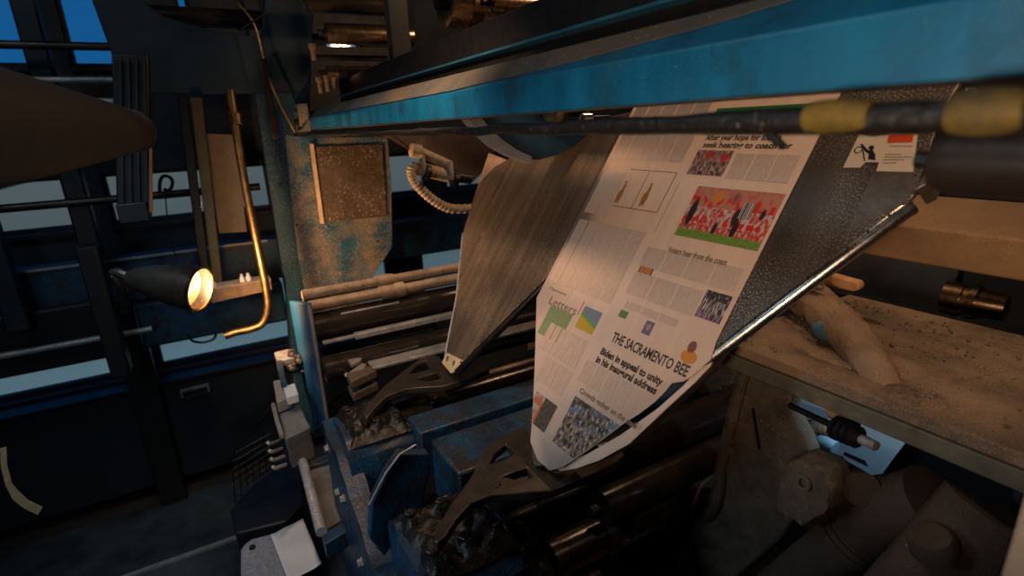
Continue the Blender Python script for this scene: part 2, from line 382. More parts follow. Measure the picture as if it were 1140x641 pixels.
# hanging housing, left
t = T('cylinder_housing', 'black ribbed housing box hanging below the arched arm', 'housing', (-.2, 3.0, -.2))
MB().prism(PY([(124, 60), (165, 60), (168, 235), (130, 230)], 3.0), (0, .15, 0)).build('body', BLACKP, t, bevel=.006)
for i in range(4):
    x = 132 + i * 9
    MB().prism(PY([(x, 66), (x + 3, 66), (x + 6, 226), (x + 3, 226)], 2.985), (0, .015, 0)).build('rib', BLACKP, t)
MB().prism(PY([(166, 165), (169, 165), (170, 236), (166, 236)], 2.98), (0, .03, 0)).build('edge_strip', mat('rust_edge', (.28, .11, .05), .7), t)
MB().box(aY(128, 228, 2.96), aY(170, 240, 3.16)).build('foot_plate', BLACKP, t, bevel=.004)

# ------------------------------------------------------------------ vertical members between frame and wall
tag(MB().prism(PY([(197, 108), (209, 108), (236, 325), (226, 325)], 3.35), (0, .05, 0)).build('steel_post', BLACKP, bevel=.004), 'slim black post with an S hook, left of the olive post', 'post')
tag(MB().prism(PY([(211, 108), (225, 108), (249, 322), (238, 322)], 3.25), (0, .06, 0)).build('steel_post', mat('olive_paint', (.07, .06, .025), .6, dust=.2), bevel=.006), 'olive brown post beside the beige panel', 'post')
tag(MB().prism(PY([(224, 148), (262, 150), (275, 258), (244, 260)], 3.5), (0, .03, 0)).build('machine_guard', BEIGE, bevel=.004), 'beige sheet guard behind the brass pipe', 'panel')
tag(MB().prism(PY([(232, 322), (302, 310), (303, 323), (236, 338)], 3.1), (0, .12, 0)).build('ledge', DUSTY, bevel=.006), 'dusty brown ledge behind the round lamp', 'shelf')
for x, y in ((227, 317), (238, 315), (270, 309), (277, 308)):
    b = MB(); p = aY(x, y + 4, 3.14); b.lathe(p - V((0, 0, .02)), (0, 0, 1), [(0, .013), (.04, .013), (.05, .007), (.06, .007)], 12)
    tag(b.build('small_bottle', PAPERW), 'tiny pale bottle standing at the dusty ledge', 'bottle', 'tiny pale bottles on the ledge')
t = T('brass_pipe', 'shiny brass pipe dropping past the beige panel and bending under', 'pipe', aY(298, 340, 2.9))
MB().tube([aY(256, 100, 2.95), aY(270, 190, 2.92), aY(284, 260, 2.9), aY(296, 320, 2.88), aY(298, 345, 2.87), aY(292, 360, 2.87), aY(280, 366, 2.87), aY(262, 370, 2.87), aY(250, 374, 2.87)], .019, 14, sub=6).build('tube', BRASS, t)
MB().lathe(aY(262, 126, 2.935), aY(270, 190, 2.92) - aY(262, 140, 2.935), [(0, .024), (.05, .024)], 16).build('fitting', BRASS, t)
tag(MB().tube([aY(209, 371, 2.8), aY(214, 379, 2.8), aY(226, 381, 2.8), aY(238, 377, 2.8), aY(241, 368, 2.8)], .006, 8, sub=5).build('wire_loop', DARKST), 'short black wire looping under the blue rail', 'wire')
tag(MB().tube([aY(x, y, 3.2) for x, y in ((178, 215), (178, 203), (182, 196), (190, 198), (192, 205), (188, 212), (182, 210))], .008, 8, sub=5).build('hook', BLACKP), 'black S hook before the middle window', 'hook')
tag(MB().tube([aY(x, y, 3.2) for x, y in ((184, 215), (186, 240), (190, 262), (196, 290))], .003, 6, sub=5).build('wire', BLACKP), 'thin black wire hanging beneath the S hook', 'wire')

# ------------------------------------------------------------------ round lamp
LP = aY(222, 322, 2.55)
t = T('work_lamp', 'dark bell shaped work lamp glowing warm orange', 'lamp', LP)
axis = V((.80, -.50, -.20)).normalized()
hb = MB(); hb.lathe(LP - axis * .30, axis, [(0, .028), (.03, .048), (.10, .068), (.18, .084), (.26, .094), (.30, .096), (.30, .088), (.27, .084), (.20, .075), (.19, .0)], 40, cap=False).build('shade', LAMPH, t)
MB().lathe(LP - axis * .105, axis, [(0, .001), (.002, .074), (.06, .082)], 36, cap=False).build('reflector', LAMPIN, t)
MB().lathe(LP - axis * .10, axis, [(0, .03), (.02, .045), (.05, .045), (.07, .02)], 24).build('bulb', LAMPB, t)
MB().tube([LP - axis * .29, LP - axis * .36 + V((0, 0, .01)), aY(138, 322, 2.75), aY(140, 345, 2.9)], .02, 10, sub=4).build('swivel_arm', LAMPH, t)
MB().lathe(LP - axis * .005, axis, [(0, .096), (.012, .098), (.012, .088), (0, .088)], 40, cap=False).build('rim', BRONZE, t)
lamp = bpy.data.lights.new('lamp_beam', 'SPOT'); lamp.energy = 42; lamp.color = (1, .56, .26); lamp.spot_size = math.radians(165); lamp.spot_blend = .5; lamp.shadow_soft_size = .05
lo = bpy.data.objects.new('lamp_beam', lamp); C.objects.link(lo); lo.location = LP + axis * .03; lo.rotation_euler = V((.85, .42, .10)).to_track_quat('-Z', 'Y').to_euler()

# ------------------------------------------------------------------ brown near roller, upper left
ra = aY(150, 146, 2.55); rx, rz = ra.x, ra.z
t = T('paper_roller', 'large brown rubber roller pointing in from the upper left', 'roller', (rx, 1.6, rz - .08))
MB().lathe((rx - .035, .6, rz - .012), V((.035, 1.95, .012)), [(0, .074), (1.80, .074)], 48).build('roller_body', BROWNR, t)
MB().lathe((rx - .003, 2.40, rz - .002), (.018, 1, .015), [(0, .076), (.05, .077), (.10, .072), (.15, .058), (.17, .03), (.18, .001)], 48).build('end_cap', mat('brown_cap', (.05, .038, .03), .35, .3), t)

# ------------------------------------------------------------------ strap
sp = [(0, 500), (1, 520), (6, 540), (14, 556), (27, 566), (42, 573)]
a = [aY(x, y, 2.6) for x, y in sp]; w = [aY(x + (7 if i < 4 else 5), y - (2 if i < 3 else 8), 2.6) for i, (x, y) in enumerate(sp)]
b = MB()
for i in range(len(a) - 1): b.prism([a[i], a[i+1], w[i+1], w[i]], (0, .006, 0))
tag(b.build('webbing_strap', STRAP), 'tan webbing strap hanging at the left edge over the dark cabinet', 'strap')

# =================================================================== OVERHEAD
# big blue crossbeam along Y
BX = .55
t = T('overhead_beam', 'bright blue steel crossbeam above the newspaper, smeared with grime', 'beam', (BX, 1.5, .0), kind='thing')
def ybox(b, prof, y0, y1):
    """profile in XZ pushed along Y"""
    b.prism([V((x, y0, z)) for x, z in prof], (0, y1 - y0, 0)); return b
ybox(MB(), [(BX, .0175), (BX, .079), (BX + .055, .124), (BX + .11, .124), (BX + .11, .0175)], -.9, 3.28).build('beam_body', BLUE, t, bevel=.003)
MB().prism([V((BX - .001, 3.28, .080)), V((BX + .053, 3.28, .1245)), V((BX + .053, .30, .1245)), V((BX + .03, .52, .1055)), V((BX + .012, .85, .0905)), V((BX - .001, 1.25, .080))], (-.0012, 0, .0014)).build('dusty_chamfer', mat('dusty_chamfer', (.03, .065, .08), .6, dust=.7, dcol=(.12, .088, .058), scale=10, wear=.3, speck=.2), t)
ybox(MB(), [(BX - .002, .0166), (BX - .002, .0175), (BX + .09, .0175), (BX + .09, .0166)], -.9, 3.28).build('lower_flange', DUSTYD, t, bevel=.001)
bk = T('overhead_beam', 'black beam with a thin bright ledge behind the bright blue crossbeam', 'beam', (.8, 1.5, .1), kind='thing')
ybox(MB(), [(.74, .126), (.74, .270), (.86, .270), (.86, .126)], -.9, 3.2).build('beam_body', BLACKP, bk, bevel=.004)
ybox(MB(), [(.715, .180), (.715, .186), (.74, .190), (.74, .176)], -.9, 3.2).build('ledge', mat('navy_gloss', (.02, .10, .16), .35), bk)
# corner fitting at the far end of the blue beam
t = T('beam_bracket', 'rust stained corner bracket with bolt where the blue beam ends', 'bracket', aY(345, 130, 3.2))
MB().box((.50, 3.12, .01), (.55, 3.28, .15)).build('plate', BLUEDUST, t, bevel=.004)
hexbolt('bolt', (.50, 3.18, .06), (-1, 0, 0), .018, DARKST, t); hexbolt('bolt', (.50, 3.18, .11), (-1, 0, 0), .014, BLUED, t)
# strut between
tag(MB().box((.34, 3.0, -.02), (.37, 3.03, .35)).build('strut', DARKST, bevel=.003), 'slim steel strut at the corner of the blue beam', 'strut')

# greasy rod with yellow paint, and thick dark roller
def rr(t_): return .0062 + .0075 * t_ ** 4 + .0022 * mnoise.noise(V((t_ * 34, 0, 0))) 
t = T('greasy_rod', 'black grease clotted rod with yellow painted bands under the blue beam', 'rod', (.47, 1.0, -.02))
pts = [V((.47, 3.2 - 3.05 * i / 60, -.009 + .004 * mnoise.noise(V((i * .4, 5, 0))))) for i in range(61)]
MB().tube(pts, rr, 14).build('rod', BLACK, t)
MB().tube([aX(846, 136, .47), aX(858, 150, .467), aX(872, 163, .465)], lambda q: .0055 - .002 * q, 10, sub=4).build('grease_clot', BLACK, t)
for (xa, ya, xb, yb, rad) in ((900, 131, 972, 123, .0128), (1062, 114, 1150, 104, .0150)):
    pa = aX(xa, ya, .465); pb = aX(xb, yb, .465); pa.z = pb.z = -.006
    MB().tube([pa, pa.lerp(pb, .3), pa.lerp(pb, .7), pb], lambda q, rad=rad: rad * (.75 + .35 * math.sin(PI * (q * .8 + .15))), 14, sub=4).build('yellow_band', YELLOW, t)
ROLB = mat('brown_steel_roller', (.026, .019, .014), .42, .3, dust=.4, dcol=(.03,.022,.015), scale=14)
t = T('dark_roller', 'thick dark roller with worn sheen at the right edge under the beam', 'roller', (.6, 0, -.08))
MB().lathe((.60, .258, -.050), (0, -1, 0), [(0, .012), (.004, .026), (.02, .031), (.9, .031)], 40).build('roller_body', ROLB, t)
MB().lathe((.60, .272, -.050), (0, -1, 0), [(0, .008), (.02, .008)], 20).build('journal', BLACKP, t)

# upper rollers behind
def roller(label, p0, L, r, m, end=None, ax=(1, 0, 0), collar=()):
    t = T('press_roller', label, 'roller', V(p0) - V((0, 0, r)), 'oily rollers of the press')
    prof = [(0, r * .6), (.004, r * .96), (.012, r), (L, r)]
    MB().lathe(p0, ax, prof, 36).build('roller_body', m, t)
    MB().lathe(V(p0) - V(ax).normalized() * .035, ax, [(0, r * .35), (.04, r * .35)], 20).build('journal', end or BLACKP, t)
    for c, w_, s_ in collar:
        MB().lathe(V(p0) + V(ax).normalized() * c, ax, [(0, r * s_), (w_, r * s_)], 36).build('collar', m, t)
    return t
roller('big bronze steel roller above the black beam at the top edge', (1.07, 2.45, .53), 1.6, .105, BRONZE, collar=((.10, .05, 1.12),))
roller('bronze roller with a round black end just above the largest top roller', (1.14, 2.15, .475), 1.5, .042, BRONZE, BLACKP)
roller('short bronze roller left of the speckled post, upper of two', (.66, 3.0, .47), .45, .050, BRONZE)
roller('dim bronze roller left of the speckled post, lower of two', (.64, 3.0, .29), .45, .030, BRONZE, collar=((.05, .02, 1.15), (.2, .02, 1.15)))
tag(MB().box((.6, 4.16, .10), (1.5, 4.2, .57)).build('sky_mask_board', BLACKP), 'added dark board masking the sky behind the short bronze rollers, lower of two', 'panel')  # both boards are added to block the bright sky between the rollers
tag(MB().box((.6, 4.16, .65), (1.5, 4.2, .92)).build('sky_mask_board', BLACKP), 'added dark board masking the sky behind the short bronze rollers, upper of two', 'panel')
roller('dark roller high between the posts at the top edge', (.60, 3.05, .62), .5, .05, RUBBER)
roller('dark steel roller above the blue arch near the cable', (-.15, 3.6, .62), .6, .05, RUBBER)
t = T('steel_post', 'speckled black post hanging before the top rollers', 'post', (.85, 2.5, .2))
MB().box((.83, 2.5, .16), (.92, 2.56, 1.3)).build('shaft', mat('speckled_black', (.006, .010, .014), .45, speck=.6, scol=(.12, .10, .08), sscale=260), t, bevel=.004)
hexbolt('bolt', (.90, 2.5, .24), (0, -1, 0), .014, SILVER, t)
tag(MB().box((.60, 3.10, .36), (1.0, 3.14, .385)).build('tie_bar', BLACKP, bevel=.003), 'flat black tie bar between the two short bronze rollers', 'bar')
for x, y in ((348, 55), (356, 92), (364, 90), (372, 88)):
    p = aY(x, y, 3.0)
    tag(MB().lathe(p - V((0, 0, .05)), (0, 0, 1), [(0, .012), (.05, .012), (.055, .018), (.075, .018)], 12).build('fitting_stub', DUSTY), 'small dusty pipe stub by the short bronze rollers', 'fitting', 'dusty pipe stubs by the top rollers')

# =================================================================== THE TWO FORMERS
th = math.radians(55.5)
fd = V((-math.cos(th), 0, -math.sin(th))); fn = V((-math.sin(th), 0, math.cos(th)))
D2 = -.92; D1 = -.92 * 1.06; YC2 = .97; YC1 = 1.53 * 1.06
def fmat(D, yc):
    o = fn * D + V((0, yc, 0)); X_ = V((0, -1, 0)); Y_ = -fd
    return Matrix(((X_.x, Y_.x, fn.x, o.x), (X_.y, Y_.y, fn.y, o.y), (X_.z, Y_.z, fn.z, o.z), (0, 0, 0, 1)))
M2 = fmat(D2, YC2); M1 = fmat(D1, YC1)
I2 = M2.inverted(); I1 = M1.inverted()
def L2(x, y): p = I2 @ onp(x, y, fn, D2); return p.x, p.y
def L1(x, y): p = I1 @ onp(x, y, fn, D1); return p.x, p.y
def pr(pts, h0, h1, holes=()):
    return MB().prism([V((x, y, h0)) for x, y in pts], (0, 0, h1 - h0), [[V((x, y, h0)) for x, y in hh] for hh in holes])

f2 = T('former_board', 'dark speckled triangular former plate under the printed newspaper', 'former', mw=M2.copy())
TRx, TRy = L2(1020, 212); Cx, Cy = L2(1005, 233); Nx, Ny = L2(622, 516)
out = [(-.285, .80), (-.285, .09), (-.03, -.31), (.0, -.33), (.03, -.31), L2(690, 430), L2(715, 425), L2(745, 420), L2(770, 412), (Cx, Cy), (TRx, TRy), (L2(1026, 168)[0], .62), (TRx, .80)]
pr(out, -.012, 0).build('former_plate', PLATE, f2, bevel=.002, local=True)
# lighter sheet patch near the corner (a second layer plate)
pa = [L2(905, 262), L2(968, 185), L2(1019, 192), L2(1019, 212), L2(1003, 233)]
pr([L2(945, 255), L2(973, 190), L2(1016, 192), L2(1018, 212), L2(1003, 230)], 0, .0012).build('corner_plate', mat('worn_grey_corner', (.20, .16, .13), .4, .7, scale=40, speck=.3, scol=(.4, .3, .2), bump=.2), f2, local=True)
c0 = V((Cx, Cy, -.009)); c1 = V((*L2(772, 408), -.012))
MB().tube([c0 + V((.006, .012, -.004)), c0, c0.lerp(c1, .3), c0.lerp(c1, .6), c1], .0125, 20).build('edge_tube', CHROME, f2, local=True)
et = [o for o in f2.children if o.name.startswith('edge_tube')][0]
et['label'] = 'polished chrome edge tube with air holes'
for i in range(11):
    p = c0.lerp(c1, .05 + i * .088) + V((-.002, .004, .0110))
    MB().lathe(p, (-.1, .1, 1), [(0, .0026), (.0012, .0026)], 10).build('air_hole', BLACKP, et, local=True)
MB().tube([V((-.278, .09, -.014)), V((-.03, -.30, -.016))], .008, 16).build('edge_tube', CHROME, f2, local=True)
# side flange of the former (right end, folds back)
pr([(TRx, TRy), (TRx + .012, TRy + .01), (TRx + .012, .66), (TRx, .66)], -.05, .004).build('side_flange', mat('worn_grey_corner', (.2, .16, .13)), f2, bevel=.002, local=True)

# warning sticker
st = T('warning_label', 'torn cream warning sticker with a red bar on the speckled plate', 'sticker', mw=M2 @ Matrix.Translation((0, 0, .0016)))
def ld(pts): return [L2(*p) for p in pts]
STW = flat('sticker_cream', (.62, .50, .37))
pr(ld([(957, 150), (974, 153), (990, 150), (1022, 150), (1017, 192), (976, 191), (979, 181), (964, 181), (958, 187), (939, 187)]), 0, .0004).build('label_sheet', STW, st, local=True)
pr(ld([(990, 151), (1018, 150), (1016, 159), (988, 160)]), .0004, .0008).build('red_bar', flat('sticker_red', (.55, .06, .015)), st, local=True)
BKI = flat('print_and_shadow_black', (.012, .012, .02))
pic = MB()
def addp(b, pts, h0, h1): b.prism([V((x, y, h0)) for x, y in ld(pts)], (0, 0, h1 - h0))
addp(pic, [(968, 168), (972, 167), (975, 173), (975, 179), (967, 178)], .0004, .0008)
addp(pic, [(958, 161), (961, 161), (965, 166), (969, 169), (968, 172), (963, 169)], .0004, .0008)
addp(pic, [(969, 163), (973, 162.5), (974, 166), (970, 168), (967, 166)], .0004, .0008)
addp(pic, [(960, 167), (961.5, 167), (964, 179), (962.5, 180)], .0004, .0008)
c_ = L2(956, 167.5)
for i in range(16):
    a0, a1 = 2*PI*i/16, 2*PI*(i+1)/16
    pic.prism([V((c_[0] + r_*math.cos(q), c_[1] + r_*math.sin(q), .0004)) for r_, q in ((.0075, a0), (.0075, a1), (.0055, a1), (.0055, a0))], (0, 0, .0004))
pic.build('worker_pictogram', BKI, st, local=True)
tl = MB()
for y, x0, x1 in ((163, 991, 1016), (172, 986, 1004), (175, 985, 1015), (178, 984, 1007), (181.5, 983, 998)):
    addp(tl, [(x0, y), (x1, y), (x1, y + 1.0), (x0, y + 1.0)], .0004, .0007)
tl.build('print_line', flat('grey_print', (.22, .17, .14)), st, local=True)

# first former
f1 = T('former_board', 'bare dusty former plate with scratches ending in a brass nose coloured as lit', 'former', mw=M1.copy())
q = [L1(x, y) for x, y in ((503, 414), (494, 405), (497, 385), (508, 330), (515, 260), (532, 205), (545, 170), (565, 178))]
ex, ey = L1(610, 312); nx_, ny_ = L1(508, 414)
sl = (ex - nx_) / (ey - ny_)
out = q + [(q[-1][0] + .02, q[-1][1] + .12), (.49, .72), (.49, ey + (.49 - ex) / sl), (ex, ey), (nx_, ny_)]
pr(out, -.012, 0).build('former_plate', PLATE1, f1, bevel=.002, local=True)
c1 = V((nx_, ny_, -.004)); c0 = V((.49, ey + (.49 - ex) / sl, -.004))
tu = MB().tube([c0, c0.lerp(c1, .5), c1], .0125, 16).build('edge_tube', DARKST, f1, local=True)
for i in range(13):
    p = c0.lerp(c1, .45 + i * .042) + V((-.004, .004, .012))
    MB().lathe(p, (0, 0, 1), [(0, .005), (.004, .005), (.005, .003)], 8).build('rivet', CHROME, tu, local=True)
c0b = V((*q[4], -.004)); cb = V((*q[1], -.004))
MB().tube([c0b, V((*q[3], -.004)), V((*q[2], -.004)), cb], .006, 10).build('left_edge_strip', SILVER, f1, local=True)
tri = MB(); a_ = [V((x, y, .001)) for x, y in (L1(533, 206), L1(545, 171), L1(566, 179), L1(552, 186))]
tri.prism(a_, (0, 0, .004)).build('corner_gusset', DUSTY, f1, local=True)
ns = [L1(x, y) for x, y in ((493, 404), (499, 393), (517, 402), (508, 414), (503, 416))]
nh = [[(cx + .011*math.cos(2*PI*i/12), cy + .011*math.sin(2*PI*i/12)) for i in range(12)] for cx, cy in (L1(499, 400), L1(506, 405))]
nsq = pr(ns, 0, .006, nh).build('nose_plate', mat('brass_nose_lit_colour', (.85, .62, .38), .35, .25), f1, bevel=.001, local=True); nsq['label'] = 'brass nose plate with two holes, coloured bright as if lit'  # brass colour raised to stand in for light falling on the nose

# disc, silver band and dark trough above the formers
t = T('round_guard', 'dark blue round guard with a silver rim above the bare former', 'guard', aY(590, 140, 1.5))
arcp = [(518, 128), (524, 138), (534, 150), (548, 162), (564, 171), (582, 177), (600, 178), (620, 173), (638, 164), (652, 152), (660, 138), (664, 122), (600, 118), (520, 120)]
MB().prism(PY(arcp, 1.50), (0, .03, 0)).build('disc', mat('guard_blue', (.012, .05, .09), .5, dust=.3, dcol=(.04, .035, .03)), t, bevel=.003)
ou = [(514, 122), (524, 136), (536, 150), (552, 164), (570, 174), (592, 182)]; inn = [(528, 120), (535, 130), (546, 143), (560, 156), (576, 167), (592, 174)]
b = MB()
for q0 in range(5): b.prism(PY([ou[q0], ou[q0+1], inn[q0+1], inn[q0]], 1.485), (0, .05, 0))
b.build('rim', mat('pale_rim', (.40, .42, .42), .45, .4), t)
t = T('idler_drum', 'bronze idler drum tucked beneath the blue beam', 'roller', aX(620, 128, 1.0))
MB().lathe(aX(612, 118, .96), (1, .1, 0), [(0, .045), (.01, .052), (.12, .052)], 36).build('roller_body', BRONZE, t)
MB().lathe(aX(648, 132, .95), (1, 0, 0), [(0, .014), (.03, .014)], 16).build('bearing_cap', CHROME, t)
MB().lathe(aX(648, 132, .947), (1, 0, 0), [(0, .007), (.004, .007)], 16).build('bore', BLACKP, t)
t = T('top_tray', 'dark greasy tray edge with pale flecks above the bare former', 'tray', (1.1, 1.4, -.05))
MB().box((1.00, 1.32, -.030), (1.09, 1.78, .012)).build('tray_body', BLACK, t, bevel=.004)
MB().box((.992, 1.32, -.034), (1.00, 1.78, -.028)).build('lip', SILVER, t)
# brown backing plate left of the former
tag(MB().prism(PY([(395, 150), (560, 140), (545, 185), (524, 205), (432, 152)], 2.75), (0, .04, 0)).build('backing_plate', mat('brown_backing', (.075, .048, .032), .7, dust=.3), bevel=.004), 'dark brown plate behind the sensor pair under the beam', 'panel')

# ------------------------------------------------------------------ sensor pair with corrugated hose
t = T('air_sensor', 'dusty twin tube sensor with bracket left of the bare former', 'sensor', aY(490, 190, 2.35))
def a235(x, y, d=0): return aY(x, y, 2.35 + d)
MB().cyl(a235(460, 165), a235(502, 184), .020, 20).build('upper_barrel', HOSE, t, bevel=.003)
MB().lathe(a235(456, 167), a235(470, 168) - a235(456, 166), [(0, .012), (.006, .030), (.05, .030), (.055, .022)], 24).build('upper_cap', HOSE, t)
MB().lathe(a235(462, 187), a235(502, 196) - a235(462, 187), [(0, .022), (.01, .030), (.16, .030)], 24).build('lower_barrel', HOSE, t)
MB().lathe(a235(502, 196), a235(522, 199) - a235(502, 196), [(0, .032), (.03, .032), (.03, .024), (.10, .024)], 24).build('black_tip', BLACKP, t)
for x0, y0, x1, y1 in ((470, 172, 473, 192), (501, 180, 504, 200)):
    MB().tube([a235(x0, y0, -.03), a235(x1, y1, -.035)], .010, 10).build('clamp', HOSE, t)
    MB().lathe(a235(x1, y1, -.03), a235(502, 196) - a235(462, 187), [(0, .036), (.02, .036)], 20).build('clamp_ring', BLACKP, t)
hp_ = [(464, 184), (458, 190), (461, 201), (472, 214), (486, 225), (502, 232), (526, 232)]
def hr(q_): return .021 + .0022 * math.sin(q_ * 150)
MB().tube([a235(x, y, -.02) for x, y in hp_], hr, 16, sub=18).build('hose', HOSE, t)
tag(MB().tube([a235(405, 130), a235(440, 152), a235(458, 168)], .003, 6, sub=4).build('cable', DARKST), 'thin cable running down to the twin sensor', 'cable')

# =================================================================== NEWSPAPER
NP = T('newspaper_web', 'printed newspaper web sliding down the speckled former', 'newspaper', mw=M2 @ Matrix.Translation((0, 0, .004)))
xl, yl = L2(600, 332); xr, yr = L2(799, 381)
poly = [(-.300, .82), (-.300, yl), L2(597, 400), L2(595, 450), L2(592, 492), L2(600, 512), L2(614, 524), L2(628, 520), L2(654, 503), L2(677, 486), L2(697, 471), L2(713, 461), L2(730, 448), L2(742, 436), L2(749, 427), L2(762, 425), L2(769, 421), L2(784, 408), L2(793, 400), (.302, yr), (.302, .82)]
# curved web: thin sheet whose fold edges roll under the former
b = MB(); bm = b.bm
vt = [bm.verts.new((x, y, 0)) for x, y in poly]; bm.faces.new(vt)
def skirt(idx, outd):
    prev = [vt[i] for i in idx]
    for off, dz in ((.002, -.001), (.006, -.006), (.007, -.014), (.002, -.026), (-.01, -.05)):
        cur = []
        for i in idx:
            x, y = poly[i]; cur.append(bm.verts.new((x + outd[0]*off, y + outd[1]*off, dz)))
        for j in range(len(idx) - 1): bm.faces.new((prev[j], prev[j+1], cur[j+1], cur[j]))
        prev = cur
skirt(list(range(1, 7)), (-1, -.5)); 
web = b.build('web_sheet', NEWSM, NP, smooth=True, local=True)
md = web.modifiers.new('thick', 'SOLIDIFY'); md.thickness = .0004
# flap that has folded under the right edge
o_l = [L2(801, 384), L2(788, 406), L2(770, 424), L2(738, 453), L2(697, 492), L2(664, 511), L2(640, 520), L2(622, 524)]
i_l = [L2(795, 386), L2(781, 404), L2(761, 428), L2(733, 453), L2(690, 484), L2(655, 504), L2(632, 514), L2(618, 520)]
b = MB(); bm = b.bm
A = [bm.verts.new((x, y, -.010 - .006 * math.sin(i/7*PI))) for i, (x, y) in enumerate(o_l)]; B = [bm.verts.new((x, y, -.006)) for x, y in i_l]
Cc = [bm.verts.new((x - .02, y + .01, -.07)) for x, y in o_l]
for i in range(len(A) - 1): bm.faces.new((A[i], A[i+1], B[i+1], B[i])); bm.faces.new((A[i], A[i+1], Cc[i+1], Cc[i]))
fl = b.build('folded_flap', NEWSM, NP, local=True); md = fl.modifiers.new('thick', 'SOLIDIFY'); md.thickness = .0004

HB = .0005
def decal(name, x0, y0, x1, y1, m, h=HB, clip=True):
    """rectangle on the web between two local corners"""
    o = MB().box((x0, y0, h), (x1, y1, h + .0002)).build(name, m, NP, smooth=False, local=True); return o
def loc(px, py): return L2(px, py)
def inside(x, y):
    n = len(poly); c = False
    for i in range(n):
        (x0, y0), (x1, y1) = poly[i], poly[(i+1) % n]
        if (y0 > y) != (y1 > y) and x < (x1-x0)*(y-y0)/(y1-y0)+x0: c = not c
    return c
def picture(name, corner, wd, ht, fn_, nx=40, ny=26, h=HB):
    """colour print made of small ink cells; fn_(u,v) -> rgb, v=0 at the bottom"""
    x0, y1 = corner; me = bpy.data.meshes.new(name); vs = []; fs = []; cols = []
    for j in range(ny):
        for i in range(nx):
            xa, xb = x0 + wd*i/nx, x0 + wd*(i+1)/nx; ya, yb = y1 - ht + ht*j/ny, y1 - ht + ht*(j+1)/ny
            if not all(inside(x, y) for x, y in ((xa, ya), (xb, ya), (xb, yb), (xa, yb))): continue
            k_ = len(vs); vs += [(xa, ya, h), (xb, ya, h), (xb, yb, h), (xa, yb, h)]; fs.append((k_, k_+1, k_+2, k_+3))
            cols.append(fn_((i+.5)/nx, (j+.5)/ny))
    me.from_pydata(vs, [], fs); me.materials.append(INK)
    ca = me.color_attributes.new('ink', 'FLOAT_COLOR', 'CORNER')
    for f_ in me.polygons:
        for li in f_.loop_indices: ca.data[li].color = rgb(cols[f_.index])
    o = bpy.data.objects.new(name, me); C.objects.link(o); o.parent = NP; return o
def nz(u, v, s, seed=0):
    v = v * .55
    s = s * 1.7
    return mnoise.noise(V((u*s, v*s, seed)))*.5 + .5
def mixc(a, b, f): f = max(0, min(1, f)); return tuple(a[i]*(1-f)+b[i]*f for i in range(3))
def lerp_row(v0, v1, n): return [v0 + (v1 - v0) * i / n for i in range(n + 1)]

# photographs: crowd on a playing field
def footy(u, v):
    RED, WHT, BLK, GRN, ORG, PNK = (.62, .03, .02), (.55, .48, .45), (.03, .025, .03), (.10, .22, .03), (.65, .22, .03), (.50, .20, .13)
    c = mixc(PNK, RED, (nz(u*1.2, v, 9, 3) - .45) * 5)
    if v > .82: c = mixc(c, (.45, .22, .16), .5)
    if .28 < v < .62:
        c = mixc(c, WHT, (nz(u*1.6, v*.8, 9, 8) - .42) * 7)
        c = mixc(c, RED, (nz(u*1.5, v, 14, 21) - .52) * 8)
    if .14 < v < .40: c = mixc(c, RED, (nz(u*1.8, v*.6, 12, 30) - .48) * 9); 
    if .12 < v < .3: c = mixc(c, WHT, (nz(u*2.4, v, 12, 44) - .55) * 9)
    def blob(cx, cy, rx, ry): return max(0, 1 - math.hypot((u-cx)/rx, (v-cy)/ry)) * 3
    c = mixc(c, BLK, blob(.08, .48, .05, .34)); c = mixc(c, BLK, blob(.62, .5, .05, .2)); c = mixc(c, BLK, blob(.66, .28, .04, .22)); c = mixc(c, BLK, blob(.44, .22, .03, .18))
    c = mixc(c, ORG, blob(.32, .83, .07, .12)); c = mixc(c, (.25, .1, .12), blob(.52, .85, .04, .12)); c = mixc(c, BLK, blob(.88, .6, .03, .12))
    if abs(u - .70) < .06 and .48 < v < .78: c = WHT if int(u*90) % 2 else BLK
    if v < .14 + .03 * nz(u, 0, 8): c = mixc(GRN, (.25, .35, .08), nz(u, v, 20))
    return c
x0, y0 = loc(779, 208); x1, _ = loc(872, 226); _, yb = loc(757, 263)
picture('match_photo', (x0, y0), x1 - x0, y0 - yb, footy, 110, 60)
def smallred(u, v):
    c = mixc((.30, .12, .10), (.48, .35, .28), (nz(u*2.2, v*.7, 9, 2) - .4)*4); c = mixc(c, (.02, .03, .04), (nz(u*3, v*.7, 8, 9) - .5)*7)
    c = mixc(c, (.55, .04, .05), max(0, 1 - math.hypot((u-.82)/.12, (v-.72)/.2))*3); c = mixc(c, (.45, .05, .04), max(0, 1 - math.hypot((u-.4)/.15, (v-.8)/.2))*2); return c
x0, y0 = loc(779, 168); x1, _ = loc(818, 171); _, yb = loc(768, 195)
picture('sideline_photo', (x0, y0), x1 - x0, y0 - yb, smallred, 50, 34)
def orange(u, v):
    c = mixc((.65, .22, .04), (.35, .16, .08), (nz(u*2, v, 8, 4)-.4)*4) if v > .45 else mixc((.10, .04, .16), (.05, .12, .05), (nz(u, v, 5, 7)-.5)*6)
    return mixc(c, (.03, .02, .03), 1 if (u < .05 or u > .93) else 0)
x0, y0 = loc(715, 296); x1, _ = loc(730, 299); _, yb = loc(703, 322)
picture('fans_photo', (x0, y0), x1 - x0, y0 - yb, orange, 26, 36)
def hoops(u, v):
    c = mixc((.05, .04, .05), (.55, .45, .40), (nz(u*2.5, v*.6, 7, 12)-.45)*5 if v < .7 else (nz(u, v, 9, 3)-.6)*4)
    c = mixc(c, (.18, .05, .18), max(0, .8 - v*1.8) * (nz(u*2, v, 9, 5))); return c
x0, y0 = loc(789, 323); x1, _ = loc(818, 330); _, yb = loc(774, 352)
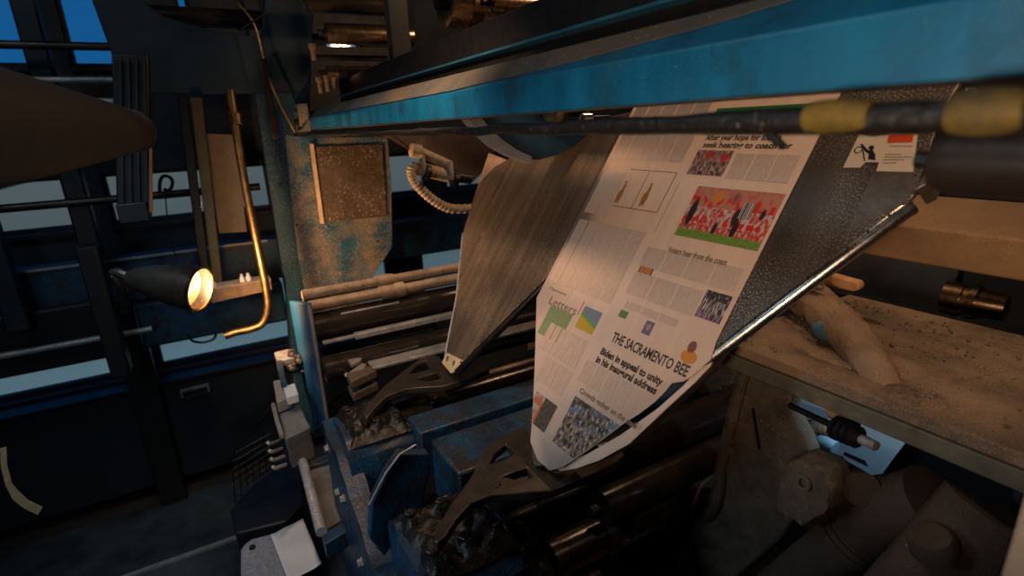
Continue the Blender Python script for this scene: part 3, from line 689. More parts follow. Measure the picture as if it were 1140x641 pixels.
picture('court_photo', (x0, y0), x1 - x0, y0 - yb, hoops, 50, 36)
x0, y0 = loc(722, 357); x1, _ = loc(731, 360); _, yb = loc(713, 370)
picture('portrait_thumbnail', (x0, y0), x1 - x0, y0 - yb, lambda u, v: mixc((.13, .15, .2), (.45, .25, .2), max(0, 1 - math.hypot(u-.5, v-.55)*3)*2), 10, 12)
x0, y0 = loc(693, 345); x1, _ = loc(702, 347); _, yb = loc(688, 352)
picture('green_thumbnail', (x0, y0), x1 - x0, y0 - yb, lambda u, v: (.12, .22, .09), 6, 6)
# map on the left page
def gmap(u, v): return mixc((.17, .24, .10), (.30, .34, .18), nz(u, v, 12, 3))
x0, y0 = loc(615, 340); x1, _ = loc(639, 352); _, yb = loc(606, 374)
picture('green_map', (max(x0, -.292), y0), x1 - max(x0, -.292), y0 - yb, gmap, 24, 26)
def cmap(u, v):
    if v < .55 - .3*u: return mixc((.55, .38, .03), (.5, .3, .05), nz(u, v, 12))
    if v < .66 - .3*u: return (.12, .38, .06)
    return mixc((.13, .2, .28), (.3, .3, .3), nz(u, v, 10, 6)*.6)
x0, y0 = loc(653, 341); x1, _ = loc(672, 350); _, yb = loc(645, 366)
picture('weather_map', (x0, y0), x1 - x0, y0 - yb, cmap, 22, 20)
def crowd(u, v):
    c = mixc((.04, .045, .05), (.22, .18, .14), (nz(u*2, v*1.2, 9, 2)-.35)*3); c = mixc(c, (.13, .20, .30), (nz(u, v, 6, 14)-.5)*4*(v > .45))
    c = mixc(c, (.42, .24, .13), (nz(u*2, v, 10, 33)-.58)*7*(v < .6)); c = mixc(c, (.5, .4, .36), (nz(u*3, v, 11, 41)-.6)*8); return c
x0, y0 = loc(642, 441); x1, _ = loc(716, 474); _, yb = loc(629, 502)
picture('crowd_photo', (x0, y0), x1 - x0 + .12, y0 - yb, crowd, 110, 70)
def arch(u, v): return mixc((.45, .15, .07), (.42, .35, .32), (nz(u, v, 5, 7)-.45)*5) if u < .45 else mixc((.04, .035, .03), (.15, .12, .09), nz(u, v, 8))
x0, y0 = loc(598, 435); x1, _ = loc(624, 449); _, yb = loc(602, 478)
picture('brick_portrait', (L2(597, 440)[0], y0), x1 - L2(597, 440)[0], y0 - yb, arch, 40, 60)
# two little musicians in line boxes on the left page
def fig(name, cx, cy, col):
    b = MB()
    for dx, dy, rx_, ry_ in ((0, -.01, .010, .018), (.002, .012, .005, .014), (.001, .028, .004, .005), (-.004, -.028, .004, .008), (.005, -.028, .003, .007)):
        b.prism([V((cx+dx+rx_*math.cos(2*PI*i/12), cy+dy+ry_*math.sin(2*PI*i/12), HB)) for i in range(12)], (0, 0, .0002))
    return b.build(name, flat(name + '_ink', col), NP, smooth=False, local=True)
fig('figure_drawing', *loc(693, 214), (.38, .17, .045)); fig('figure_drawing', *loc(721, 217), (.40, .13, .07))
RUL = flat('rule_ink', (.16, .10, .08))
def rule(x0, y0, x1, y1, w_=.0009, m=RUL):
    a_ = V((x0, y0, HB)); b_ = V((x1, y1, HB)); n_ = V((-(b_-a_).y, (b_-a_).x, 0)).normalized() * w_
    MB().prism([a_-n_, b_-n_, b_+n_, a_+n_], (0, 0, .0002)).build('column_rule', m, NP, smooth=False, local=True)
xa, ya = loc(725, 191); _, yb = loc(705, 233); rule(xa, ya, xa, yb)
xa2, ya2 = loc(755, 193); _, yb2 = loc(735, 238); rule(xa2, ya2, xa2, yb2)
rule(xa - .075, ya, xa2, ya); rule(xa - .075, yb, xa2, yb)
xr_, yr_ = loc(652, 336); rule(xr_, yr_, xr_, yr_ - .04, .0011, flat('red_rule', (.5, .05, .04)))
x0, y0 = loc(799, 124); x1, _ = loc(921, 119)
# green banner across the top of the right hand page
decal('green_banner', x0, y0 - .018, x1, y0 + .005, flat('banner_green', (.05, .19, .035)))
# body copy columns
def column(x0, y0, x1, y1):
    if inside(x0, y1) and inside(x1, y1) and inside(x0, y0) and inside(x1, y0): decal('text_column', x0, y1, x1, y0, COPY, h=HB * .8)
def cols(xa, xb, n, y0, y1, gut=.005):
    w_ = (xb - xa) / n
    for i in range(n): column(xa + i*w_ + gut/2, y0, xa + (i+1)*w_ - gut/2, y1)
gx = loc(745, 200)[0]       # gutter between the two pages
_, t1 = loc(700, 176); _, t2 = loc(690, 186)
cols(-.288, -.012, 5, .80, loc(690, 178)[1])
cols(-.288, xa - .08, 2, loc(680, 192)[1], loc(660, 238)[1])
cols(-.288, -.012, 6, loc(655, 246)[1], loc(622, 316)[1], .004)
_, r0 = loc(800, 157)
cols(x := loc(822, 170)[0], .288, 3, loc(822, 172)[1], loc(815, 200)[1])
cols(.010, loc(755, 213)[0] - .004, 1, loc(752, 203)[1], loc(740, 262)[1])
cols(.010, .288, 4, loc(760, 284)[1], loc(755, 308)[1])
cols(.012, loc(786, 330)[0] - .004, 3, loc(740, 312)[1], loc(730, 338)[1])
cols(.03, .20, 3, loc(725, 345)[1], loc(720, 352)[1])
cols(-.19, -.02, 6, loc(640, 372)[1], loc(628, 404)[1], .0045)
cols(-.17, -.02, 6, loc(628, 408)[1], loc(618, 436)[1], .0045)
cols(.0, .17, 4, loc(680, 414)[1], loc(665, 436)[1], .005)
# headlines
DK = flat('headline_ink', (.06, .045, .04))
def headline(name, text, px, py, size, sx=.62, m=DK, off=.0006, w_to=None):
    cu = bpy.data.curves.new(name, 'FONT'); cu.body = text; cu.size = size; cu.offset = off * size / .02; cu.extrude = .00005; cu.resolution_u = 2
    o = bpy.data.objects.new(name, cu); C.objects.link(o); o.parent = NP; x, y = loc(px, py)
    o.location = (x, y, HB + .0003); o.data.materials.append(m)
    bpy.context.view_layer.update()
    if w_to: sx = (loc(*w_to)[0] - x) / max(.001, o.dimensions.x)
    o.scale = (sx, 1, 1)
    bpy.context.view_layer.update()
    me = bpy.data.meshes.new_from_object(o.evaluated_get(bpy.context.evaluated_depsgraph_get()))
    me.transform(Matrix.Translation(o.location) @ Matrix.Diagonal((sx, 1, 1, 1)))
    bpy.data.objects.remove(o); bpy.data.curves.remove(cu)
    o = bpy.data.objects.new(name, me); C.objects.link(o); o.parent = NP
    return o
headline('headline', 'After year hope for fourth', 786, 157, .021, w_to=(868, 162))
headline('headline', 'seek hearing to coach for', 783, 165, .021, w_to=(880, 170))
headline('masthead', 'THE SACRAMENTO BEE', 681, 380, .034, w_to=(768, 414), off=.0004)
headline('headline', 'Biden in appeal to unity', 669, 394, .023, w_to=(737, 430), off=.0008)
headline('headline', 'in his inaugural address', 664, 403, .023, w_to=(731, 439), off=.0008)
GR = flat('grey_headline_ink', (.24, .17, .135))
headline('headline', 'Voters hear from the coast', 744, 281, .020, m=GR, w_to=(812, 292))
headline('headline', 'Opinion', 612, 322, .012, m=GR, w_to=(632, 327), off=.0001)
headline('headline', 'Crowds gather on the mall', 646, 437, .018, m=GR, w_to=(712, 470))
headline('headline', 'Letters', 611, 338, .034, m=GR, w_to=(641, 350), off=.0001)
fr = MB(); cx, cy = loc(768, 398)
fr.prism([V((cx + .020*math.cos(2*PI*i/20), cy + .014*math.sin(2*PI*i/20), HB)) for i in range(20)], (0, 0, .0002))
fr.build('orange_drawing', flat('orange_ink', (.62, .24, .05)), NP, smooth=False, local=True)
fr = MB(); cx, cy = loc(772, 387)
fr.prism([V((cx + .010*math.cos(2*PI*i/16), cy + .013*math.sin(2*PI*i/16), HB)) for i in range(16)], (0, 0, .0002))
fr.build('red_drawing', flat('dark_red_ink', (.22, .09, .08)), NP, smooth=False, local=True)

# =================================================================== MACHINE UNDER THE FORMERS
# wishbone castings
def wishbone(label, z, outl, holes, zt, lip):
    """flat nose guide whose tail bends down at its left end"""
    t = T('nose_guide', label, 'casting', aZ(*outl[0], z), 'curved nose guides below the formers')
    b = MB(); b.prism([aZ(x, y, z) for x, y in outl], (0, 0, -.022), [[aZ(x, y, z) for x, y in h] for h in holes])
    b.build('guide_plate', CAST, t, bevel=.003)
    MB().tube([aZ(x, y, z - .008) for x, y in lip], .007, 10, sub=4).build('rolled_lip', CAST, t)
    return t
w2 = [(483, 601), (488, 584), (500, 563), (512, 548), (526, 528), (533, 511), (546, 495), (562, 484), (582, 474), (588, 480), (594, 500), (602, 516), (616, 527), (632, 521), (655, 509), (680, 499), (690, 499), (696, 506), (688, 514), (664, 526), (639, 536), (613, 546), (573, 549), (546, 551), (524, 560), (508, 577), (495, 598), (487, 604)]
h2 = [[(545, 516), (551, 504), (563, 494), (574, 504), (560, 512)], [(559, 530), (575, 524), (587, 520), (593, 531), (576, 534)]]
wishbone('cast aluminium nose guide below the newspaper, tail curving down', -.80, w2, h2, 0, [(484, 600), (505, 572), (524, 552), (544, 544), (573, 546), (600, 545), (637, 533)])
w1 = [(404, 462), (411, 447), (428, 429), (450, 412), (466, 400), (480, 395), (489, 396), (500, 416), (520, 412), (540, 404), (545, 410), (520, 422), (492, 430), (468, 431), (450, 433), (430, 441), (418, 453), (408, 465)]
h1 = [[(455, 416), (464, 406), (474, 401), (480, 410), (466, 414)], [(461, 422), (474, 418), (487, 414), (492, 421), (476, 424)]]
wishbone('thinner worn nose guide below the bare former', -.845, w1, h1, 0, [(405, 462), (420, 446), (440, 434), (465, 429), (492, 429), (520, 420)])
# raised ribs on the guides
for nm, z, ps in (('nose_guide', -.80, [((537, 519), (557, 540)), ((533, 523), (553, 543))]), ('nose_guide.001', -.845, [((447, 415), (461, 428)), ((444, 417), (457, 430))])):
    rt = bpy.data.objects[nm]
    for a_, b_ in ps: MB().tube([aZ(*a_, z), aZ(*b_, z)], .003, 8).build('raised_rib', CAST, rt)

# nip rollers under nose 1
def xroller(label, x0, x1, y, z, r, m, collar=(), je=.03, grp='dark nip and idler rollers of the folder'):
    t = T('press_roller', label, 'roller', ((x0+x1)/2, y, z - r), grp)
    MB().lathe((x0, y, z), (1, 0, 0), [(0, r*.8), (.006, r), (x1-x0, r)], 40).build('roller_body', m, t)
    MB().lathe((x0 - je, y, z), (1, 0, 0), [(0, r*.35), (je + .01, r*.35)], 20).build('journal', BLACKP, t)
    for c, w_, s_ in collar: MB().lathe((x0 + c, y, z), (1, 0, 0), [(0, r*s_), (w_, r*s_)], 36).build('collar', m, t)
    return t
p = aZ(432, 449, -.93)
xroller('black roller with a bright edge line below the bare former', p.x, 1.6, p.y - .03, -.965, .045, RUBBER)
xroller('brown roller behind the brass nose under the bare former', .75, 2.0, 1.93, -.90, .035, DARKST)
xroller('dark roller deep behind the blue blocks', .85, 2.0, 1.80, -.98, .045, DARKST)
# blue block beams along X
t = T('blue_block', 'long grimy blue block with a lengthwise groove below the bare former', 'machine block', (1, 1.4, -1.2))
MB().box((.435, 1.41, -1.02), (1.38, 1.53, -.885)).build('upper_block', BLUED, t, bevel=.006)
MB().box((.46, 1.19, -1.10), (1.38, 1.395, -.905)).build('lower_block', BLUED, t, bevel=.008)
tag(MB().box((.5, 1.04, -1.10), (1.5, 1.16, -.98)).build('guide_bar', BLACK, bevel=.01), 'black square bar in front of the grooved blue block', 'bar')
# nip rollers under nose 2
xroller('fat black roller with an amber sheen under the curved guide', .50, .78, 1.13, -1.00, .070, RUBBER, collar=((0, .02, 1.05),))
xroller('long black roller running behind the newspaper nose', .82, 1.62, 1.06, -.93, .060, RUBBER)
xroller('long thin black roller below the newspaper flap', .74, 1.62, .93, -.96, .045, RUBBER)
xroller('short black roller at the bottom edge with split collars', .60, .80, .96, -1.08, .052, RUBBER, collar=((.0, .03, 1.08), (.16, .03, 1.08)))
xroller('black roller beside the split collar roller, farther right', .84, 1.05, .955, -1.06, .050, RUBBER, collar=((.17, .03, 1.1),))
xroller('black roller lowest at the bottom edge', .46, .75, .98, -1.24, .075, RUBBER)
# red printed scrap low down
t = T('newspaper_scrap', 'dim red printed scrap under the bottom rollers', 'paper scrap', (.75, .85, -1.3))
MB().box((.60, .70, -1.302), (.92, .92, -1.30)).build('sheet', flat('red_scrap', (.30, .06, .04)), t)
MB().box((.62, .87, -1.30), (.90, .895, -1.2995)).build('pale_strip', flat('pale_scrap', (.4, .33, .27)), t)

# machine bed below everything
tag(MB().box((.48, .55, FZ), (2.2, 2.7, -1.38)).build('machine_bed', BLACK, bevel=.02), 'black greasy machine bed deep under the rollers', 'machine bed')

# bearing housings at the left end
def clod(b, p, s, n, r):
    for i in range(n):
        q_ = V(p) + V((random.uniform(-1, 1)*s[0], random.uniform(-1, 1)*s[1], random.uniform(-.3, 1)*s[2]))
        b.ball(q_, random.uniform(.4, 1)*r, (1, random.uniform(.7, 1.3), random.uniform(.5, .9)), 8)
def housing(label, x0, x1, y0, y1, zt, zb, nb):
    t = T('bearing_housing', label, 'bearing housing', ((x0+x1)/2, (y0+y1)/2, zb), 'grease caked bearing housings')
    b = MB(); b.prism([V((x0, y, z)) for y, z in ((y0, zb), (y0, zt - .05), (y0 + .02, zt - .015), (y0 + .05, zt), (y1 - .05, zt), (y1 - .02, zt - .015), (y1, zt - .05), (y1, zb))], (x1 - x0, 0, 0))
    b.rough(.012, .04, cuts=4).build('housing_body', BLUED, t)
    b = MB(); bm = b.bm; nu, nv = 34, 40; g = []
    for jv in range(nv + 1):
        row = []
        for iu in range(nu + 1):
            x = x0 + .008 + (x1 - x0) * iu / nu; y = y0 + .015 + (y1 - y0 - .03) * jv / nv
            e_ = min(iu, nu - iu, jv, nv - jv) / 4
            h_ = mnoise.fractal(V((x * 22, y * 22, 3)), 1.0, 2.2, 4) * .014 + abs(mnoise.noise(V((x * 14, y * 14, 9)))) * .03
            for cx in range(nb):
                for cy in range(2):
                    dd_ = math.hypot(x - (x0 + .04 + (x1 - x0 - .07) * cx / (nb - 1)), y - (y0 + .07 + cy * (y1 - y0 - .14)))
                    h_ += .018 * max(0, min(1, (.026 - dd_) / .008))
            row.append(bm.verts.new((x, y, zt + (h_ + .006) * min(1, e_) - .012 * (1 - min(1, e_)))))
        g.append(row)
    for jv in range(nv):
        for iu in range(nu): bm.faces.new((g[jv][iu], g[jv][iu+1], g[jv+1][iu+1], g[jv+1][iu]))
    b.build('grease_cake', BLACK, t)
    for i in range(nb):
        for k in range(2):
            p_ = V((x0 + .04 + (x1 - x0 - .07) * i / (nb - 1), y0 + .07 + k * (y1 - y0 - .14), zt + .018))
            hexbolt('bolt', p_, (0, 0, 1), .014, BLACK, t)
    return t
ha = aZ(372, 462, -.90)
housing('grease caked blue bearing housing at the tail of the bare former guide', .235, .43, 1.47, 1.73, -.90, -1.45, 3)
housing('grease caked bearing housing at the bottom edge below the newspaper guide tail', .245, .47, .86, 1.14, -.90, -1.5, 3)
t = T('grease_lump', 'knobbly black grease lump filling the bottom beneath the guide tail', 'grease', (.45, .9, -1.1), kind='thing')
b = MB(); b.ball((.50, .96, -1.03), .1, (.7, 1.3, .9), 40)
for v_ in b.bm.verts: v_.co += (v_.co - V((.50, .96, -1.03))).normalized() * mnoise.fractal(v_.co * 24, 1.0, 2.1, 4) * .022
b.build('lump', BLACK, t)
t = T('rear_block', 'dark block beside the bearing housing with bright scratched edge', 'machine block', (.4, 1.5, -1.0))
MB().box((.43, 1.56, -1.05), (.56, 1.72, -.93)).build('block', BLACK, t, bevel=.006)
# side web plate, blue, with sloping top edge
t = T('side_plate', 'deep blue side plate with a thin pale edge between two bearing housings', 'machine plate', (.25, 1.3, -1.5))
pl = [(445, 505), (430, 527), (414, 560), (412, 600), (428, 620), (470, 560), (480, 520), (478, 505)]
MB().prism([aY(x, y, 1.17) for x, y in pl], (0, .03, 0)).build('plate', BLUED, t, bevel=.004)
MB().tube([aY(x, y, 1.165) for x, y in ((411, 562), (430, 526), (445, 506), (463, 495))], .003, 8).build('edge_bead', SILVER, t)
t = T('machine_flank', 'long grimy blue machine flank under the left bearing housings', 'machine frame', (.2, 1.3, -2))
b = MB().prism([V((.205, y, z)) for y, z in ((.55, -2.0), (.55, -1.15), (1.0, -1.05), (1.2, -1.10), (1.42, -1.02), (1.55, -.96), (1.74, -.93), (1.76, -2.0))], (.06, 0, 0)); b.rough(.006, .06, cuts=3).build('flank_plate', BLUED, t)
for y, z in ((1.68, -1.0), (1.60, -1.12), (1.5, -1.08), (1.35, -1.2), (1.2, -1.3)): hexbolt('bolt', (.205, y, z), (-1, 0, 0), .012, SILVER, t)

# rollers behind the former, left of the bare former
t = T('roller_end_plate', 'bright blue upright end plate holding the dusty bars', 'machine plate', (.25, 2.3, -1.6))
b = MB().prism([V((.25, 2.04, -.60)), V((.25, 2.04, -1.12)), V((.25, 2.62, -1.45)), V((.25, 2.62, -.745))], (.02, 0, 0)); b.build('plate', mat('end_plate_blue', (.003, .075, .18), .45, dust=.15, dcol=(.08,.08,.07), speck=.15), t, bevel=.004)
MB().tube([V((.26, 2.035, -.61)), V((.26, 2.035, -1.10))], .006, 8).build('edge_bead', mat('end_plate_lit_edge', (.35, .25, .17), .5, .5), t)  # lit edge line of the plate, painted as a pale bead
t = T('dusty_bar', 'thick dust coated round bar nearer the bare former', 'bar', (.8, 2.12, -.66), 'dust coated bars beside the bare former')
MB().cyl((.27, 2.12, -.640), (1.7, 2.12, -.640), .022, 24).rough(.002, .012).build('bar', DUSTY, t)
MB().lathe((.55, 2.12, -.640), (1, 0, 0), [(0, .028), (.05, .028), (.05, .024), (.07, .031), (.10, .031)], 24).build('collar', DUSTY, t)
t = T('dusty_bar', 'thick dust coated round bar farther from the bare former', 'bar', (.8, 2.34, -.66), 'dust coated bars beside the bare former')
MB().cyl((.28, 2.36, -.660), (1.7, 2.36, -.660), .024, 24).rough(.002, .012).build('bar', DUSTY, t)
MB().lathe((.60, 2.36, -.660), (1, 0, 0), [(0, .030), (.04, .034), (.08, .028)], 24).build('collar', DUSTY, t)
xroller('dark roller just below the dust coated bars', .27, 1.7, 2.14, -.735, .060, RUBBER, je=.0)
xroller('second dark roller below the thin silver strip', .27, 1.7, 2.02, -.870, .050, RUBBER, je=.0)
p0 = aZ(360, 382, -.765); p1 = aZ(503, 345, -.765)
t = T('silver_strip', 'thin silver strip across the dark rollers beside the bare former', 'strip', (.6, 2.05, -.77))
MB().box((p0.x, 2.03, -.772), (p0.x + .25, 2.05, -.762)).build('thin_end', SILVER, t, bevel=.001)
MB().box((p0.x + .12, 2.025, -.780), (1.6, 2.055, -.758)).build('strip_body', SILVER, t, bevel=.002)
MB().box((.38, 2.10, -.70), (.62, 2.12, -.685)).build('upper_rod', SILVER, t, bevel=.002)
t = T('silver_guide_bar', 'broad speckled silver bar above the bare former guide', 'bar', (.8, 1.96, -.85))
MB().box((.42, 1.86, -.850), (1.6, 1.93, -.838)).build('bar_body', SILVER, t, bevel=.002)
MB().prism([aZ(x, y, -.836) for x, y in ((386, 399), (403, 398), (400, 402), (391, 406))], (0, 0, -.012)).build('wedge', SILVER, t)
MB().prism([aZ(x, y, -.836) for x, y in ((389, 414), (403, 404), (408, 405), (405, 410))], (0, 0, -.012)).build('wedge', SILVER, t)
t = T('top_block', 'small block with amber dusty top beside the guide tail', 'machine block', aZ(400, 420, -.9))
bt = [aZ(x, y, -.84) for x, y in ((385, 415), (410, 407), (419, 412), (391, 425))]
MB().prism(bt, (0, 0, -.03)).build('cap', DUSTYD, t, bevel=.003)
MB().prism([p_ - V((0, 0, .05)) for p_ in bt], (0, 0, -.03)).build('cap', DUSTYD, t, bevel=.003)
MB().tube([aZ(386, 417, -.845), aZ(389, 418, -.95), aZ(392, 420, -1.05)], .008, 8).build('leg', SILVER, t)
# tan brackets seen between the formers
t = T('tan_bracket', 'small tan stepped bracket between bare former edge and newspaper', 'bracket', aX(590, 365, 1.35))
for l in ([(592, 345), (601, 343), (601, 372), (588, 374), (588, 362), (591, 360)], [(586, 378), (600, 375), (601, 388), (588, 390)]):
    MB().prism([aX(x, y, 1.35) for x, y in l], (.03, 0, 0)).build('step', TAN, t, bevel=.003)
t = T('blue_hook', 'thin blue bent rod near the tan bracket', 'rod', aX(574, 370, 1.3))
MB().tube([aX(x, y, 1.3) for x, y in ((573, 382), (572, 366), (577, 358), (583, 350))], .006, 8, sub=4).build('bent_rod', mat('light_blue_rod', (.08, .16, .22), .5), t)

# ------------------------------------------------------------------ clutter on the left flank of the machine
t = T('paper_tray', 'grey open tray with blue walls and a chrome bar at the machine flank', 'tray', aZ(360, 560, -1.35))
z = -1.28
MB().prism([aZ(x, y, z) for x, y in ((342, 512), (370, 506), (390, 572), (362, 590))], (0, 0, -.012)).build('tray_floor', mat('grey_tray', (.13, .12, .11), .7, dust=.3, scale=20), t)
MB().prism([aZ(x, y, z + .02) for x, y in ((338, 514), (369, 504), (371, 511), (340, 520))], (0, 0, -.06)).build('blue_wall', BLUED, t, bevel=.003)
MB().prism([aZ(x, y, z + .02) for x, y in ((358, 594), (396, 574), (398, 584), (362, 606))], (0, 0, -.06)).build('blue_wall', BLUED, t, bevel=.003)
MB().cyl(aZ(337, 514, z + .03), aZ(358, 592, z + .03), .018, 24).build('chrome_bar', mat('bright_bar', (.55, .56, .57), .25, .45), t)
MB().cyl(aZ(330, 506, z + .03), aZ(338, 524, z + .03), .008, 16).build('thin_bar', CHROME, t)
t = T('control_block', 'grey dust topped block on the machine flank above the chrome bar', 'machine block', aZ(320, 470, -1.3))
z = -1.12
MB().prism([aZ(x, y, z) for x, y in ((308, 450), (330, 441), (346, 475), (318, 488))], (0, 0, -.14)).rough(.008, .03, cuts=3).build('body', mat('grey_dusty_block', (.10, .10, .10), .75, top=.5, dcol=(.3, .29, .27), dust=.3, scale=20), t, bevel=.006)
MB().tube([aZ(x, y, z + .012) for x, y in ((304, 450), (309, 470), (314, 486))], .009, 8).build('handle', SILVER, t)
MB().prism([aZ(x, y, z + .06) for x, y in ((304, 424), (318, 421), (323, 442), (308, 448))], (0, 0, -.05)).build('bracket', SILVER, t, bevel=.003)
MB().prism([aZ(x, y, z + .09) for x, y in ((315, 430), (328, 426), (332, 438), (319, 442))], (0, 0, -.04)).build('clip', PAPERW, t, bevel=.004)
for i in range(4):
    a_ = aZ(312 + i*2, 490 + i*9, z - .05); b_ = aZ(301 + i*2, 494 + i*9, z - .02)
    MB().tube([a_, b_, b_ + V((-.01, 0, .012))], .007, 8, sub=3).build('lever', SILVER, t)
t = T('valve_cluster', 'dark knob cluster beside the bright blue end plate', 'valve', aZ(320, 400, -1.1))
z = -1.0
MB().prism([aZ(x, y, z) for x, y in ((305, 392), (322, 388), (328, 398), (309, 402))], (0, 0, -.03)).build('cap', SILVER, t, bevel=.003)
MB().prism([aZ(x, y, z) for x, y in ((307, 402), (314, 400), (318, 424), (312, 425))], (0, 0, -.03)).build('stem', BLUED, t, bevel=.003)
b = MB(); clod(b, aZ(330, 405, z - .04), (.03, .09, .05), 26, .03); b.build('grease', BLACK, t)
t = T('link_rods', 'thin steel link rods running under the bright blue end plate', 'rod', aZ(350, 470, -1.2))
for l in (((352, 452), (372, 454)), ((352, 478), (372, 460)), ((360, 455), (390, 430)), ((345, 420), (352, 470))):
    MB().tube([aZ(*l[0], -1.12), aZ(*l[1], -1.10)], .005, 8).build('link', DARKST, t)
t = T('grey_plate', 'grey textured plate with rounded corner at the bottom edge', 'plate', aZ(300, 620, -1.5))
z = -1.55
MB().prism([aZ(x, y, z) for x, y in ((273, 605), (280, 600), (318, 590), (345, 660), (268, 670), (268, 612))], (0, 0, -.9)).build('plate', GREY, t, bevel=.004)
hexbolt('screw', aZ(281, 610, z), (0, 0, 1), .010, BLACKP, t)
t = T('paper_sheet', 'creased white paper lying on the grey textured plate', 'paper', aZ(325, 605, -1.5))
b = MB(); bm = b.bm; nu, nv = 10, 12; g = []
cr = [(301, 595), (337, 577), (352, 617), (322, 650)]
for j in range(nv + 1):
    row = []
    for i in range(nu + 1):
        u, v = i/nu, j/nv
        x = (cr[0][0]*(1-u)+cr[1][0]*u)*(1-v) + (cr[3][0]*(1-u)+(cr[2][0]+6)*u)*v
        y = (cr[0][1]*(1-u)+cr[1][1]*u)*(1-v) + (cr[3][1]*(1-u)+(cr[2][1]+10)*u)*v
        p_ = aZ(x, y, -1.53); p_.z += .012 * mnoise.noise(V((u*2, v*3, 1))) + .02 * max(0, v - .75)*(1 - u); row.append(bm.verts.new(p_))
    g.append(row)
for j in range(nv):
    for i in range(nu): bm.faces.new((g[j][i], g[j][i+1], g[j+1][i+1], g[j+1][i]))
so = b.build('sheet', PAPERW, t); md = so.modifiers.new('thick', 'SOLIDIFY'); md.thickness = .0008
# dark slanted guard + wire grid behind
tag(MB().prism([aZ(x, y, -1.85) for x, y in ((256, 568), (316, 500), (330, 470), (338, 560), (318, 580), (262, 594))], (0, 0, -.60)).build('slanted_guard', BLACKP, bevel=.01), 'black slanted guard standing on the walkway', 'guard')
t = T('wire_grid', 'small steel wire grid leaning behind the black slanted guard', 'grid', aY(275, 520, 3.0))
for i in range(7):
    MB().tube([aY(258 + i*7, 504 - i*4, 2.75), aY(262 + i*7, 560 - i*7, 2.75)], .003, 6).build('upright_wire', DARKST, t)
for i in range(7):
    MB().tube([aY(258, 506 + i*8.5, 2.75), aY(302, 482 + i*7, 2.75)], .003, 6).build('cross_wire', DARKST, t)
tag(MB().tube([aY(252, 514, 2.7), aY(310, 442, 2.7)], .006, 8).build('brace_rod', DARKST), 'thin dark rod slanting above the wire grid', 'rod')

# =================================================================== RIGHT SIDE
# tan beam
t = T('tan_beam', 'tan dust covered beam right of the speckled former', 'beam', (1.75, .3, -.45), kind='thing')
ybox(MB(), [(1.70, -.425), (1.70, -.323), (1.88, -.258), (1.88, -.425)], -1.79, 1.25).build('beam_body', TAN, t, bevel=.006)
# dark panel and end drum behind
tag(MB().box((2.35, .87, FZ), (2.40, 1.6, -.42)).build('back_panel', mat('slate_panel', (.035, .045, .06), .6), bevel=.004), 'slate panel behind the orange paddle right of the former', 'panel')
t = T('brass_drum', 'small ribbed brass drum end in the dark behind the tan beam', 'roller', (2.1, .8, -.72))
MB().lathe(aX(1052, 330, 2.1), (.1, -1, .0), [(0, .055), (.05, .055), (.05, .05), (.07, .05), (.07, .058), (.09, .058), (.09, .048), (.16, .042)], 32).build('drum', BRONZE, t)
t = T('orange_paddle', 'short bright tan paddle poking out beside the chrome edge', 'handle', aX(930, 316, 1.5))
pdl = [(895, 298), (905, 300), (945, 311), (953, 313), (957, 317), (955, 323), (949, 325), (940, 323), (900, 314)]
MB().prism([aX(x, y, 1.45) for x, y in pdl], (.03, 0, 0)).build('paddle', mat('bright_tan', (.70, .38, .17), .6), t, bevel=.006)
# dusty table
t = T('dusty_table', 'wide steel ledge thick with brown paper dust at the right', 'ledge', (1.3, 0, -.6))
MB().box((1.05, -1.2, -.560), (1.63, .86, -.535)).rough(.0015, .03).build('top_plate', TABLE, t, bevel=.003)
MB().box((1.045, -1.2, -.600), (1.075, .86, -.562)).build('front_lip', mat('olive_lip', (.11, .105, .075), .7, dust=.3, wear=.2, bump=.5), t, bevel=.004)
MB().box((1.22, -1.79, -.95), (1.25, .30, -.60)).build('web', BLUED, t, bevel=.004)
# rear dark riser behind table
tag(MB().box((1.64, -1.79, FZ), (1.68, .95, -.545)).build('rear_riser', BLACKP), 'black riser sheet closing the back of the dusty ledge', 'panel')
# elbow pipe
t = T('elbow_pipe', 'dust caked blue elbow pipe sitting on the dusty ledge', 'pipe', (1.2, .6, -.535))
e = [V((1.44, 1.00, -.475)), V((1.38, .88, -.475)), V((1.34, .80, -.478)), V((1.27, .70, -.485)), V((1.20, .60, -.505)), V((1.14, .50, -.565))]
MB().tube(e, lambda q_: .048 - .006*q_ - .02*max(0, q_-.7), 24, sub=8).rough(.008, .022).build('elbow', mat('dusty_blue_pipe', (.27, .185, .12), .85, top=.0, dcol=(.05, .17, .26), scale=7, bump=1.0, dust=.12, var=.5, sscale=200, speck=.3), t)
bp_ = MB(); bp_.ball(e[3] * .7 + e[4] * .3 + V((-.024, -.004, -.012)), .034, (.75, 1.7, .8), 18); bp_.rough(.004, .02).build('bare_patch', mat('bare_blue_paint', (.04, .16, .25), .55, dust=.3, dcol=(.2, .14, .09), scale=30), t)['label'] = 'bare light blue paint patch'
MB().lathe(e[1], e[2] - e[1], [(-.01, .046), (0, .052), (.03, .052), (.035, .049), (.05, .049), (.055, .054), (.075, .054), (.08, .046)], 32).rough(.002, .02).build('clamp_collar', DUSTY, t)
MB().tube([aX(888, 325, 1.30), aX(900, 318, 1.30), aX(915, 322, 1.28)], .006, 8, sub=4).build('clamp_screw', DUSTY, t)
b = MB(); bm = b.bm
for (px_, py_, r_, h_) in ((985, 405, .10, .016), (930, 395, .08, .010), (870, 370, .12, .008)):
    q_ = aZ(px_, py_, -.535); b.lathe(q_ - V((0, 0, .004)), (0, 0, 1), [(0, r_), (h_*.4, r_*.75), (h_*.8, r_*.4), (h_, .003)], 28)
b.rough(.006, .03)
